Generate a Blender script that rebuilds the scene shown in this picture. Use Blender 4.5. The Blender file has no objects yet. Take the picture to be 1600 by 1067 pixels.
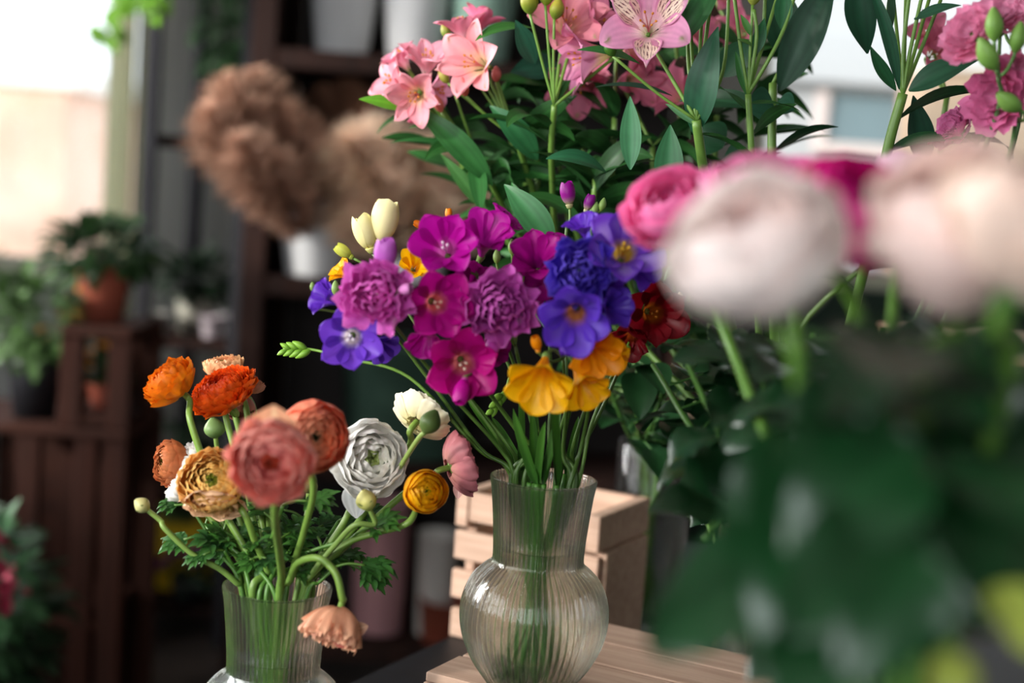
import bpy, math, random
import numpy as np
from mathutils import Vector, Matrix
PI = math.pi
S = bpy.context.scene
COL = S.collection

# ------------------------------------------------------------------ camera
FPX = 2222.0
CAM = Vector((0, 0, 1.22))
PITCH = math.radians(6.0)
ROLL = math.radians(4.0)
FW = Vector((0, math.cos(PITCH), -math.sin(PITCH)))
_X0 = Vector((1, 0, 0)); _U0 = _X0.cross(FW)
# tops of things lean to the right: the camera is turned a little anticlockwise
UP = (_U0 * math.cos(ROLL) - _X0 * math.sin(ROLL)).normalized()
RT = FW.cross(UP).normalized()
cam = bpy.data.cameras.new('camera'); camo = bpy.data.objects.new('camera', cam); COL.objects.link(camo)
cam.sensor_width = 36; cam.lens = 36 * FPX / 1600
M = Matrix((RT, UP, -FW)).transposed().to_4x4(); M.translation = CAM
camo.matrix_world = M
cam.dof.use_dof = True; cam.dof.focus_distance = 1.13; cam.dof.aperture_fstop = 2.7; cam.dof.aperture_blades = 9
cam.clip_start = .02
S.camera = camo

def P(px, py, d):
    return CAM + RT * ((px - 800) / FPX * d) + UP * (-(py - 533.5) / FPX * d) + FW * d
def ray(px, py):
    return RT * ((px - 800) / FPX) + UP * (-(py - 533.5) / FPX) + FW
def G(px, py, z):                       # where the line of sight meets the level z
    r = ray(px, py); return CAM + r * ((z - CAM.z) / r.z)
def W(px, py, Y):                       # where it meets the upright plane y = Y
    r = ray(px, py); return CAM + r * (Y / r.y)
def D(r, u, t):                         # direction: right, up, towards the viewer
    return (RT * r + UP * u - FW * t).normalized()

def c(r, g, b):
    f = lambda x: (x / 255 / 12.92) if x <= 10.3 else ((x / 255 + .055) / 1.055) ** 2.4
    return np.array([f(r), f(g), f(b)])
def mix(a, b, t):
    t = np.clip(t, 0, 1)
    if np.ndim(t) > 0: t = np.asarray(t)[..., None]
    return np.asarray(a) * (1 - t) + np.asarray(b) * t
def ss(a, b, x):
    t = np.clip((x - a) / (b - a), 0, 1); return t * t * (3 - 2 * t)

# ------------------------------------------------------------------ mesh building
class MB:
    def __init__(s): s.v = []; s.f = []; s.c = []; s.n = 0
    def grid(s, pts, cols, wrap=False):
        pts = np.asarray(pts, float); a, b = pts.shape[:2]
        cols = np.broadcast_to(np.asarray(cols, float), pts.shape)
        s.v.append(pts.reshape(-1, 3)); s.c.append(cols.reshape(-1, 3))
        i = np.arange(a - 1)[:, None]; j = np.arange(b if wrap else b - 1)[None, :]
        jn = (j + 1) % b
        q = np.stack([i * b + j, i * b + jn, (i + 1) * b + jn, (i + 1) * b + j], -1).reshape(-1, 4) + s.n
        s.f.extend(q.tolist()); s.n += a * b
    def poly(s, vs, fs, col=(1, 1, 1)):
        vs = np.asarray([tuple(x) for x in vs], float)
        s.v.append(vs); s.c.append(np.broadcast_to(np.asarray(col, float), vs.shape))
        s.f.extend([[k + s.n for k in f] for f in fs]); s.n += len(vs)
    def box(s, x0, x1, y0, y1, z0, z1, col=(1, 1, 1), bev=0):
        b = min(bev, (x1-x0)*.3, (y1-y0)*.3, (z1-z0)*.3)
        if b <= 0:
            vs = [(x, y, z) for x in (x0, x1) for y in (y0, y1) for z in (z0, z1)]
            s.poly(vs, [(0,1,3,2),(4,6,7,5),(0,4,5,1),(2,3,7,6),(0,2,6,4),(1,5,7,3)], col); return
        vs = []; idx = {}
        for X in (0, 1):
            for Y in (0, 1):
                for Z in (0, 1):
                    p = [(x0, x1)[X], (y0, y1)[Y], (z0, z1)[Z]]; sg = [(1, -1)[X], (1, -1)[Y], (1, -1)[Z]]
                    for ax in range(3):
                        q = [p[k] + (0 if k == ax else sg[k] * b) for k in range(3)]
                        idx[(X, Y, Z, ax)] = len(vs); vs.append(q)
        fs = []
        for ax in range(3):
            o = [k for k in range(3) if k != ax]
            for sd in (0, 1):
                f = []
                for u, w in ((0,0),(1,0),(1,1),(0,1)):
                    k = [0,0,0]; k[ax] = sd; k[o[0]] = u; k[o[1]] = w; f.append(idx[(k[0],k[1],k[2],ax)])
                fs.append(f)
        for ax in range(3):
            o = [k for k in range(3) if k != ax]
            for u in (0, 1):
                for w in (0, 1):
                    f = []
                    for sd, q in ((0, o[0]), (0, o[1]), (1, o[1]), (1, o[0])):
                        k = [0,0,0]; k[ax] = sd; k[o[0]] = u; k[o[1]] = w; f.append(idx[(k[0],k[1],k[2],q)])
                    fs.append(f)
        for X in (0,1):
            for Y in (0,1):
                for Z in (0,1): fs.append([idx[(X,Y,Z,a)] for a in range(3)])
        s.poly(vs, fs, col)
    def lathe(s, prof, cx=0, cy=0, seg=32, col=(1,1,1), rib=0, nrib=0):
        a = np.linspace(0, 2*PI, seg, endpoint=False)
        pr = np.asarray(prof, float)
        R = pr[:, 0][:, None] * np.ones_like(a)[None, :]
        if nrib: R = R + np.minimum(rib, pr[:, 0][:, None]*.04) * np.cos(nrib * a)[None, :] * (pr[:, 0] > .004)[:, None]
        pts = np.stack([cx + R*np.cos(a), cy + R*np.sin(a), np.broadcast_to(pr[:, 1][:, None], R.shape)], -1)
        s.grid(pts, col, wrap=True)
    def tube(s, pts, rad, col, seg=8, cap=True, flat=1.0):
        p = np.asarray([tuple(q) for q in pts], float); n = len(p)
        rad = np.broadcast_to(np.asarray(rad, float), (n,)).copy()
        t = np.gradient(p, axis=0); t /= np.linalg.norm(t, axis=1)[:, None] + 1e-12
        ref = np.array([0, 0, 1.]) if abs(t[0][2]) < .9 else np.array([1., 0, 0])
        ring = []; u = np.cross(t[0], ref); u /= np.linalg.norm(u)
        a = np.linspace(0, 2*PI, seg, endpoint=False)
        for k in range(n):
            u = u - t[k]*np.dot(u, t[k]); u /= np.linalg.norm(u); w = np.cross(t[k], u)
            ring.append(p[k] + rad[k]*(np.cos(a)[:, None]*u + flat*np.sin(a)[:, None]*w))
        if cap:
            ring = [np.repeat(p[:1], seg, 0)] + ring + [np.repeat(p[-1:], seg, 0)]
            cc = np.asarray(col, float)
            if cc.ndim == 2: col = np.concatenate([cc[:1], cc, cc[-1:]])
        cc = np.asarray(col, float)
        if cc.ndim == 2: cc = np.repeat(cc[:, None, :], seg, 1)
        s.grid(np.array(ring), cc, wrap=True)

def crom(pts, n=8):
    p = [Vector(q) for q in pts]; p = [p[0]*2 - p[1]] + p + [p[-1]*2 - p[-2]]; out = []
    for i in range(1, len(p) - 2):
        for k in range(n):
            t = k / n
            out.append(.5*((2*p[i]) + (p[i+1]-p[i-1])*t + (2*p[i-1]-5*p[i]+4*p[i+1]-p[i+2])*t*t + (3*p[i]-p[i-1]-3*p[i+1]+p[i+2])*t**3))
    out.append(p[-2]); return out
def frame(d, roll=0.0):
    d = Vector(d).normalized(); r = Vector((0,0,1)) if abs(d.z) < .95 else Vector((0,1,0))
    x = r.cross(d).normalized(); y = d.cross(x)
    x2 = x*math.cos(roll) + y*math.sin(roll); y2 = d.cross(x2)
    return np.array([x2, y2, d])          # rows

LOC = {}
def obj(name, mb, m, parent=None, smooth=True, label=None):
    """link one mesh; coordinates are the world's and are made relative to the parent thing"""
    me = bpy.data.meshes.new(name)
    v = np.concatenate(mb.v); loc = LOC.get(parent.name, (0,0,0)) if parent else (0,0,0)
    v = v - np.array(loc)
    me.from_pydata(v.tolist(), [], mb.f); me.update()
    if smooth: me.polygons.foreach_set('use_smooth', [True]*len(me.polygons))
    at = me.color_attributes.new('Col', 'FLOAT_COLOR', 'POINT')
    cc = np.concatenate(mb.c); cc = np.concatenate([cc, np.ones((len(cc), 1))], 1)
    at.data.foreach_set('color', cc.ravel())
    me.materials.append(m)
    o = bpy.data.objects.new(name, me); COL.objects.link(o)
    if parent: o.parent = parent; LOC[o.name] = loc
    if label: o['label'] = label
    return o
def thing(name, label, cat, loc=(0,0,0), rotz=0.0, group=None, local=False):
    o = bpy.data.objects.new(name, None); COL.objects.link(o); o.empty_display_size = .02
    o.location = loc; o.rotation_euler = (0, 0, rotz); o['label'] = label; o['category'] = cat
    if group: o['group'] = group
    LOC[o.name] = (0,0,0) if local else tuple(loc)
    return o
def tag(o, label, cat, group=None, kind=None):
    o['label'] = label; o['category'] = cat
    if group: o['group'] = group
    if kind: o['kind'] = kind
    return o
def struct(name, mb, m, label=None):
    o = obj(name, mb, m, smooth=False); o['kind'] = 'structure'
    if label: o['label'] = label
    return o

# ------------------------------------------------------------------ materials
def newmat(name):
    m = bpy.data.materials.new(name); m.use_nodes = True; nt = m.node_tree
    for n in list(nt.nodes): nt.nodes.remove(n)
    out = nt.nodes.new('ShaderNodeOutputMaterial'); return m, nt, out
def N(nt, t, **k):
    n = nt.nodes.new(t)
    for a, b in k.items(): setattr(n, a, b)
    return n
def plant_mat(name, rough, trans, spec=.5, var=.15, scale=120, bump=.0):
    m, nt, out = newmat(name); L = nt.links.new
    at = N(nt, 'ShaderNodeAttribute', attribute_name='Col')
    tc = N(nt, 'ShaderNodeTexCoord'); no = N(nt, 'ShaderNodeTexNoise'); no.inputs['Scale'].default_value = scale
    no.inputs['Detail'].default_value = 3
    L(tc.outputs['Object'], no.inputs['Vector'])
    mr = N(nt, 'ShaderNodeMapRange'); mr.inputs[3].default_value = 1-var; mr.inputs[4].default_value = 1+var
    L(no.outputs['Fac'], mr.inputs[0])
    hs = N(nt, 'ShaderNodeHueSaturation'); L(mr.outputs[0], hs.inputs['Value']); L(at.outputs['Color'], hs.inputs['Color'])
    pr = N(nt, 'ShaderNodeBsdfPrincipled'); L(hs.outputs[0], pr.inputs['Base Color'])
    pr.inputs['Roughness'].default_value = rough; pr.inputs['Specular IOR Level'].default_value = spec
    tr = N(nt, 'ShaderNodeBsdfTranslucent'); L(hs.outputs[0], tr.inputs['Color'])
    if bump:
        bp = N(nt, 'ShaderNodeBump'); bp.inputs['Strength'].default_value = bump; bp.inputs['Distance'].default_value = .001
        L(no.outputs['Fac'], bp.inputs['Height']); L(bp.outputs[0], pr.inputs['Normal'])
    mx = N(nt, 'ShaderNodeMixShader'); mx.inputs[0].default_value = trans
    L(pr.outputs[0], mx.inputs[1]); L(tr.outputs[0], mx.inputs[2]); L(mx.outputs[0], out.inputs['Surface'])
    return m
def plain(name, col, rough=.6, metal=0, scale=20, var=.12, bump=0, stretch=(1,1,1), col2=None, spec=.5, attr=False, coord='Object', detail=4, emis=0):
    m, nt, out = newmat(name); L = nt.links.new
    tc = N(nt, 'ShaderNodeTexCoord'); mp = N(nt, 'ShaderNodeMapping'); mp.inputs['Scale'].default_value = stretch
    L(tc.outputs[coord], mp.inputs['Vector'])
    no = N(nt, 'ShaderNodeTexNoise'); no.inputs['Scale'].default_value = scale; no.inputs['Detail'].default_value = detail
    L(mp.outputs[0], no.inputs['Vector'])
    cr = N(nt, 'ShaderNodeMix', data_type='RGBA')
    a = np.asarray(col); b = np.asarray(col2) if col2 is not None else a*(1-var*2)
    cr.inputs['A'].default_value = (*a, 1); cr.inputs['B'].default_value = (*b, 1)
    mr = N(nt, 'ShaderNodeMapRange'); mr.inputs[1].default_value = .3; mr.inputs[2].default_value = .7
    L(no.outputs['Fac'], mr.inputs[0]); L(mr.outputs[0], cr.inputs['Factor'])
    pr = N(nt, 'ShaderNodeBsdfPrincipled'); pr.inputs['Roughness'].default_value = rough; pr.inputs['Metallic'].default_value = metal
    pr.inputs['Specular IOR Level'].default_value = spec
    cs = cr.outputs['Result']
    if attr:
        at = N(nt, 'ShaderNodeAttribute', attribute_name='Col')
        mu = N(nt, 'ShaderNodeMix', data_type='RGBA', blend_type='MULTIPLY'); mu.inputs['Factor'].default_value = 1
        L(cs, mu.inputs['A']); L(at.outputs['Color'], mu.inputs['B']); cs = mu.outputs['Result']
    L(cs, pr.inputs['Base Color'])
    if bump:
        bp = N(nt, 'ShaderNodeBump'); bp.inputs['Strength'].default_value = bump; bp.inputs['Distance'].default_value = .002
        L(no.outputs['Fac'], bp.inputs['Height']); L(bp.outputs[0], pr.inputs['Normal'])
    L(pr.outputs[0], out.inputs['Surface']); return m
def glassy(name, ior, clear, tint=(1,1,1), rough=0.0):
    """clear glass: part refracting, part straight through"""
    m, nt, out = newmat(name); L = nt.links.new
    g = N(nt, 'ShaderNodeBsdfGlass'); g.inputs['IOR'].default_value = ior; g.inputs['Color'].default_value = (*tint, 1)
    g.inputs['Roughness'].default_value = rough
    t = N(nt, 'ShaderNodeBsdfTransparent'); t.inputs['Color'].default_value = (*tint, 1)
    mx = N(nt, 'ShaderNodeMixShader'); mx.inputs[0].default_value = clear
    L(g.outputs[0], mx.inputs[1]); L(t.outputs[0], mx.inputs[2]); L(mx.outputs[0], out.inputs['Surface']); return m
def pane_mat(name, tint=(1,1,1)):
    m, nt, out = newmat(name); L = nt.links.new
    g = N(nt, 'ShaderNodeBsdfGlossy'); g.inputs['Roughness'].default_value = .02
    t = N(nt, 'ShaderNodeBsdfTransparent'); t.inputs['Color'].default_value = (*tint, 1)
    fr = N(nt, 'ShaderNodeFresnel'); fr.inputs['IOR'].default_value = 1.4
    mx = N(nt, 'ShaderNodeMixShader'); L(fr.outputs[0], mx.inputs[0]); L(t.outputs[0], mx.inputs[1]); L(g.outputs[0], mx.inputs[2])
    L(mx.outputs[0], out.inputs['Surface']); return m

PETAL = plant_mat('petal', .5, .30, .35, .06, 300, .25)
SHINY = plant_mat('fleshy_petal', .42, .30, .3, .05, 200, .15)
LEAF = plant_mat('leaf', .45, .16, .35, .18, 90, .2)
ROSELEAF = plant_mat('rose_leaf', .3, .10, .5, .25, 60, .3)
STEM = plant_mat('stem', .4, .12, .45, .12, 160)
FLUFF = plant_mat('grass_fluff', .9, .35, .1, .15, 60)
PALEWOOD = plain('pale_pine', c(200,168,146), .7, scale=9, stretch=(1, 14, 14), col2=c(176,142,120), bump=.35, attr=True, detail=6)
DARKWOOD = plain('dark_wood', c(46,28,23), .8, spec=.12, scale=6, stretch=(8, 8, 1), col2=c(34,22,19), bump=.3, attr=True)
TABLE = plain('black_tabletop', c(15,16,21), .5, scale=40, col2=c(9,9,13), bump=.05, spec=.25)
METAL = plain('grey_metal', c(48,48,52), .7, .0, scale=8, spec=.15)
WHITEPL = plain('white_plastic', c(236,236,236), .5, scale=5, var=.03, attr=True)
TERRA = plain('terracotta', c(150,72,48), .8, scale=12, col2=c(120,52,36), attr=True)
BLACKPL = plain('black_plastic', c(20,21,26), .5, scale=6)
GLASS = glassy('vase_glass', 1.42, .42, (.992, .998, .994))
WATER = glassy('vase_water', 1.28, .45, (.97, .99, .94))
CLEARG = glassy('clear_glass', 1.42, .45, (.98, .99, .99))
PANE = pane_mat('window_pane')

# ------------------------------------------------------------------ plant pieces
def layered(mb, cen, face, R, layers, npet, th_out, th_in, rin, colf, seed, sq=.8, lip=.06, ruf=.03,
            halfk=1.35, nu=8, nv=9, th0=18, jit=.12, sawt=0.0, spread=0.0, loose=0.0):
    """a many-petalled head: shells of cupped petals round a common heart; returns the point where the stem joins"""
    rg = np.random.RandomState(seed); F = frame(face, rg.rand()*6); cen = np.array(cen)
    u = np.linspace(0, 1, nu)[:, None]; v = np.linspace(-1, 1, nv)[None, :]
    for i in range(layers):
        k = i / max(1, layers-1); r = R*((1-k) + rin*k)
        th1 = math.radians(th_out + (th_in - th_out)*k**.8)
        np_ = npet if k < .7 else max(3, npet-1)
        for j in range(np_):
            az = j*2*PI/np_ + i*2.4 + rg.uniform(-jit, jit)
            t1 = th1 + math.radians(rg.uniform(-6, 6)) ; rr0 = r*(1 + rg.uniform(-.05, .05))
            hw = PI/np_*halfk*(1 + rg.uniform(-.1, .1))
            ph = rg.rand()*6; ph2 = rg.rand()*6
            ue = u*(1 - .16*v**2 - .05*np.abs(v)**6)
            if sawt: ue = ue*(1 - sawt*np.abs(np.sin(v*9+ph))*ss(.75, 1, u))
            th = math.radians(th0) + (t1 - math.radians(th0))*ue
            f = np.sin(PI*(.16 + .50*u))**.8
            a = az + v*hw*f
            rr = rr0*(1 + lip*ss(.55, 1, u)*(.6+.4*v**2) + ruf*np.sin(v*4+ph)*u**2 + ruf*.6*np.sin(v*9+ph2)*u**3 + ruf*.14*np.sin(v*19+ph)*u**3 - .05*v**2 + loose*(1-k)*u*rg.uniform(0, 1))
            th = th + 0*a; X = rr*np.sin(th)*np.cos(a); Y = rr*np.sin(th)*np.sin(a); Z = -rr*np.cos(th)*sq + spread*R*(k-.5)
            pts = X[..., None]*F[0] + Y[..., None]*F[1] + Z[..., None]*F[2] + cen
            br = 1 + rg.uniform(-.09, .09)
            mb.grid(pts, np.clip(colf(k, ue+0*v, v+0*u, rg)*br, 0, 1))
    return Vector(cen) - Vector(F[2])*R*sq*.92

def funnel(mb, base, face, L, R, n, Wd, colf, seed, tube=.4, r0=.0022, r1=.006, curl=.25, pointed=0., cup=.25,
           nu=12, nv=9, roll=None, alt=0., ruf=.02, only=None, width_alt=0.):
    """a flower of n tepals that rise from a tube and flare"""
    rg = np.random.RandomState(seed); F = frame(face, rg.rand()*6 if roll is None else roll); base = np.array(base)
    u = np.sin(np.linspace(0, 1, nu+3)*PI/2)[:, None]; v = np.linspace(-1, 1, nv)[None, :]
    for j in range(n):
        if only is not None and j not in only: continue
        inner = j % 2
        az = j*2*PI/n + rg.uniform(-.06, .06)
        Rj = R*(1 + rg.uniform(-.08, .08))*(1 - alt*inner); Lj = L*(1 + rg.uniform(-.05, .05))
        s = np.clip((u - tube)/(1-tube), 0, 1)
        r = np.where(u < tube, r0 + (r1-r0)*(u/max(tube, .01))**1.4, r1 + (Rj-r1)*s**1.15)
        z = Lj*(np.minimum(u/ (tube+.35), 1)*.0 + u - curl*s**2.2)
        wprof = np.where(u < tube, .55*(u/max(tube, .01))+.12, 1)
        tipr = np.sqrt(np.clip(1 - np.clip((s-.45)/.55, 0, 1)**(2.6), 0, 1)) if pointed == 0 else np.clip(1 - np.clip((s-.45)/.55, 0, 1)**(2.2), 0, 1)**(.5+.5*pointed)
        w = Wd*(1 - width_alt*inner)*(.35 + .65*ss(0, .55, s))*wprof*tipr*.5 + 1e-5
        ang = v*np.minimum(w/np.maximum(r, 1e-4), PI/n*1.6)
        A = az + ang
        rr = r + cup*w*v**2*(.4 - s) + ruf*R*np.sin(v*4+rg.rand()*6)*s**2
        X = rr*np.cos(A); Y = rr*np.sin(A); Z = z + cup*w*np.abs(v)**1.6*.9 + inner*.0006
        pts = X[..., None]*F[0] + Y[..., None]*F[1] + (Z + 0*X)[..., None]*F[2] + base
        mb.grid(pts, np.clip(colf(u+0*v, v+0*u, inner, rg)*(1+rg.uniform(-.07, .07)), 0, 1))
    return F

def bud(mb, base, d, L, R, c0, c1, seg=9, tip=.12, c2=None):
    """a closed bud swelling from base to tip"""
    F = frame(d); k = np.linspace(0, 1, 9)
    r = R*(np.sin(PI*np.clip(k*.93+.03, 0, 1))**.75)*(1-.25*k) + R*tip*(1-k)*.5
    a = np.linspace(0, 2*PI, seg, endpoint=False)
    X = r[:, None]*np.cos(a)*(1+.08*np.cos(3*a)); Y = r[:, None]*np.sin(a)*(1+.08*np.cos(3*a)); Z = (k*L)[:, None]+0*a
    pts = X[..., None]*F[0] + Y[..., None]*F[1] + Z[..., None]*F[2] + np.array(base)
    cc = mix(c0, c1, ss(.1, .8, k)); 
    mb.grid(pts, cc[:, None, :], wrap=True)

def blade(mb, base, d, nrm, L, Wd, c0, c1, droop=.3, fold=.25, twist=0., shape='lance', nu=12, nv=7, rg=random, serr=0., stalk=0., wave=0.):
    """a leaf: runs from base along d, face towards nrm, curving back by droop"""
    d = np.array(Vector(d).normalized()); n0 = np.array(Vector(nrm)); n0 = n0 - d*np.dot(n0, d)
    if np.linalg.norm(n0) < 1e-4: n0 = np.cross(d, [0.3, .1, 1])
    n0 /= np.linalg.norm(n0); s0 = np.cross(d, n0)
    us = np.linspace(0, 1, nu); p = np.array(base, float); dd = d.copy(); nn = n0.copy()
    rows = []; cols = []
    v = np.linspace(-1, 1, nv); ph = rg.random()*6
    for i, u in enumerate(us):
        if shape == 'lance': w = math.sin(PI*min(1, u*.97+.015))**.9*(1.25-.55*u)
        elif shape == 'ovate': w = math.sin(PI*(u*.98+.01)**.72)**.75
        elif shape == 'strap': w = (min(1, u*6+.3))*(1-u**6)
        else: w = math.sin(PI*u)
        if serr and 0 < i < nu-1: w *= 1 + serr*(1 if i % 2 else -1)
        tw = twist*u; ct, st = math.cos(tw), math.sin(tw)
        side = s0*ct + nn*st; nor = nn*ct - s0*st
        hw = w*Wd/2
        off = side[None]*(v*hw)[:, None] + nor[None]*((np.abs(v)**1.3)*hw*fold + wave*Wd*np.sin(u*9+ph)*v*np.abs(v))[:, None]
        rows.append(p + off); 
        q = mix(c0, c1, u)[None]*(1 + .35*np.exp(-(v/.12)**2))[:, None]
        if nv >= 7: q = q*(1 - .20*(np.arange(nv) % 2))[:, None]
        cols.append(q)
        st_ = L/(nu-1); a = droop*1.6/(nu-1)*(0.4+1.2*u)
        dn = dd*math.cos(a) - nn*math.sin(a); nn = nn*math.cos(a) + dd*math.sin(a); dd = dn
        p = p + dd*st_
    mb.grid(np.array(rows), np.clip(np.array(cols), 0, 1))
    return p

GR = [c(104,142,54), c(84,130,48), c(134,168,80), c(70,112,44)]

# ------------------------------------------------------------------ table, crates, vases
TZ = .743
VH = .168
R1 = P(850, 746, 1.10)                    # rim of the vase on the crate
R2 = P(434, 915, 1.08)                    # rim of the lower vase
V2 = Vector((R2.x, R2.y, TZ)); R2.z = TZ + VH
V1 = Vector((R1.x, R1.y, R1.z - VH))
A0 = G(560, 1058, TZ); B0 = G(700, 993, TZ)
e = (B0 - A0); e.z = 0; e.normalize(); n_ = Vector((e.y, -e.x, 0))      # along the table's left edge; along its far edge
ANG = math.atan2(n_.y, n_.x)
far = (G(1090, 850, TZ) - A0).dot(e)
0 and print('R2', R2, P(434, 915, 1.08), 'far', far, 'ang', math.degrees(ANG), A0, B0, V1)
t = thing('display_table', 'black rectangular table under the vases and crates', 'table', (A0.x, A0.y, 0), ANG, local=True)
mb = MB(); mb.box(0, 1.05, -.85, far, TZ-.035, TZ-.0005, bev=.003); obj('tabletop', mb, TABLE, t, False)
for x in (.05, .97):
    for y in (-.8, far-.08):
        mb = MB(); mb.box(x, x+.04, y, y+.04, 0, TZ-.036, bev=.002); obj('leg', mb, TABLE, t, False)

def rnd_w(): return np.array([1, 1, 1]) * random.uniform(.9, 1.06)
def box_crate(name, label, loc, rz, wx, dy, h, nslat, flip=False, gap=.012, th=.009, mat=None):
    """open wooden crate: two end boards, slats along x on both long faces, slatted base"""
    mat = mat or PALEWOOD
    t = thing(name, label, 'crate', loc, rz, local=True); t.location = loc
    for x in (0, wx-th*1.6):
        mb = MB(); mb.box(x+th, x+th*2.2, th, dy-th, .002, h*.76, rnd_w(), .001); obj('end_board', mb, mat, t, False)
        mb = MB(); mb.box(x - (0 if x == 0 else -.0), x+th*1.6+(.0), 0-.002, dy+.002, h*.765, h, rnd_w(), .0012); obj('top_rail', mb, mat, t, False)
    sh = (h - gap*(nslat-1))/nslat
    for y in (0, dy-th):
        for k in range(nslat):
            z = k*(sh+gap)
            x0 = random.uniform(-.001, .0015)
            if k == nslat-1: x0 = th*1.62
            mb = MB(); mb.box(x0, wx - x0, y, y+th, z, z+sh, rnd_w(), .001); obj('slat', mb, mat, t, False)
    mb = MB(); mb.box(th*2.3, wx-th*2.3, th*1.05, dy-th*1.05, .002, .009, rnd_w(), .001); obj('base_board', mb, mat, t, False)
    return t
random.seed(3)
# crate standing upright behind the vase
C0 = G(701, 992, TZ); C0.z = TZ
box_crate('wooden_crate', 'small pale wooden slatted crate standing open behind the ribbed vase of freesias', C0, ANG, .168, .125, .158, 4)
mb = MB(); mb.box(.138, .146, -.0012, -.0002, .093, .101, c(20,90,50)); 
lab = obj('green_tag', mb, plain('green_paper', c(22,96,58), .6, scale=4, var=.05), bpy.data.objects['wooden_crate'], False)

# crate lying slats up under the vase
H1 = V1.z - TZ
L0 = G(662, 1048, V1.z)
t = thing('wooden_crate', 'low pale wooden crate with its slats on top, carrying the ribbed vase of freesias', 'crate', (L0.x, L0.y, TZ+.0005), ANG, local=True)
cw = .285; cd = .215
for x in (0, cw-.012):
    mb = MB(); mb.box(x, x+.012, 0, cd, 0, H1-.0095, rnd_w(), .001); obj('end_board', mb, PALEWOOD, t, False)
y = 0; k = 0
while y < cd-.03:
    w = .052
    mb = MB(); mb.box(.0125 if k == 9 else random.uniform(-.001, .004), cw+random.uniform(-.004, .002), y, y+w, H1-.009, H1-.0006, rnd_w(), .0012); obj('slat', mb, PALEWOOD, t, False)
    y += w+.0036; k += 1
for yy in (0.0, cd-.009):
    mb = MB(); mb.box(.0125, cw-.0125, yy, yy+.009, 0, .028, rnd_w(), .001); obj('side_slat', mb, PALEWOOD, t, False)
# move so that its left corner is the one seen
t.location = Vector((L0.x, L0.y, TZ+.0005)) - 0*n_

def ribbed_vase(label, base, scale=1.0):
    t = thing('ribbed_glass_vase', label, 'vase', base, group='ribbed glass vases with round bodies')
    x, y, z = base
    o = [(.0005,0),(.026,0),(.031,.002),(.036,.008),(.046,.022),(.0535,.038),(.0572,.055),(.0562,.071),(.0505,.086),(.0425,.095),(.0362,.100),
         (.0345,.104),(.0346,.112),(.0352,.122),(.0366,.138),(.0385,.155),(.0402,.1655),(.0404,.1672),(.0402,.168)]
    i = [(.0392,.168),(.0389,.1665),(.0384,.1655),(.0366,.155),(.0348,.138),(.0334,.122),(.0328,.112),(.0327,.104),(.0342,.0995),(.0402,.094),(.048,.085),
         (.0537,.0705),(.0547,.055),(.0512,.0385),(.0435,.023),(.033,.0095),(.024,.0055),(.0005,.0055)]
    def dense(p, n=3):
        q = crom([(a, b, 0) for a, b in p], n); return [(max(.0004, v.x), v.y) for v in q]
    so = dense(o); si = dense(i)
    mb = MB(); prof = [(a, b+z) for a, b in so]
    mb.lathe(prof, x, y, 512, nrib=60, rib=.0012)
    mb.lathe([(a, b+z) for a, b in ([so[-1]] + si)], x, y, 128)
    # join the two skins at the rim by a small lip
    body = obj('vase_body', mb, GLASS, t)
    wl = .1155
    w = [(a-.00012, b) for a, b in si if b < wl]; w = w[::-1]
    wr = w[-1][0]
    prof = [(a, b+z+.0001) for a, b in w] + [(wr, wl+z-.0008), (wr-.0008, wl-.0018+z), (wr*.6, wl-.002+z), (.0004, wl-.002+z)]
    mb = MB(); mb.lathe(prof, x, y, 96); obj('water', mb, WATER, t)
    return t
ribbed_vase('ribbed clear glass vase of freesias standing on the low crate', V1)
ribbed_vase('ribbed clear glass vase of ranunculus standing lower on the black table', V2)

def cyl_vase(name, label, base, r, h, wl, group=None):
    t = thing(name, label, 'vase', base, group=group); x, y, z = base
    prof = [(.0005,0),(r-.004,0),(r,.004),(r,h*.5),(r,h-.001),(r-.0006,h),(r-.0022,h),(r-.0028,h-.001),(r-.0028,h*.5),(r-.003,.016),(r-.008,.012),(.0005,.012)]
    mb = MB(); mb.lathe([(a, b+z) for a, b in prof], x, y, 64); obj('vase_body', mb, CLEARG, t)
    mb = MB(); rr = r-.0029
    mb.lathe([(.0005,.0122+z),(rr-.006,.0125+z),(rr,.018+z),(rr,wl+z),(.0005,wl+z)], x, y, 48); obj('water', mb, WATER, t)
    return t
V3 = G(1003, 972, TZ); V3.z = TZ + .0002
cyl_vase('tall_glass_vase', 'tall plain glass vase of pink blooms behind the small open crate', V3, .043, .208, .13)
V4 = P(1215, 900, 1.27); V4.z = TZ + .0002
cyl_vase('tall_glass_vase', 'tall plain glass vase hidden among the rose leaves right of the crate', V4, .055, .24, .15)
V5 = Vector((.205, .50, TZ+.0002))

# ------------------------------------------------------------------ stems in a vase
random.seed(11)
def rest(base, outd, k, R=.03, rim=.168, neck=.104, nr=.02, br=.03):
    """points of a stem inside the vase: rim, neck, bottom on the far side"""
    o = Vector((outd.x, outd.y, 0)); o = o.normalized() if o.length > 1e-4 else Vector((1,0,0))
    s = Vector((-o.y, o.x, 0)); j = (random.random()-.5)
    rim_p = base + o*R*k + s*R*.8*j + Vector((0,0,rim))
    neck_p = base + o*nr*(k-.35) + s*nr*j + Vector((0,0,neck))
    bot = base - o*br*(.3+.7*random.random()) + s*br*(random.random()-.5)*1.4 + Vector((0,0,.008+.006*random.random()))
    return [rim_p, neck_p, bot]

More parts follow.
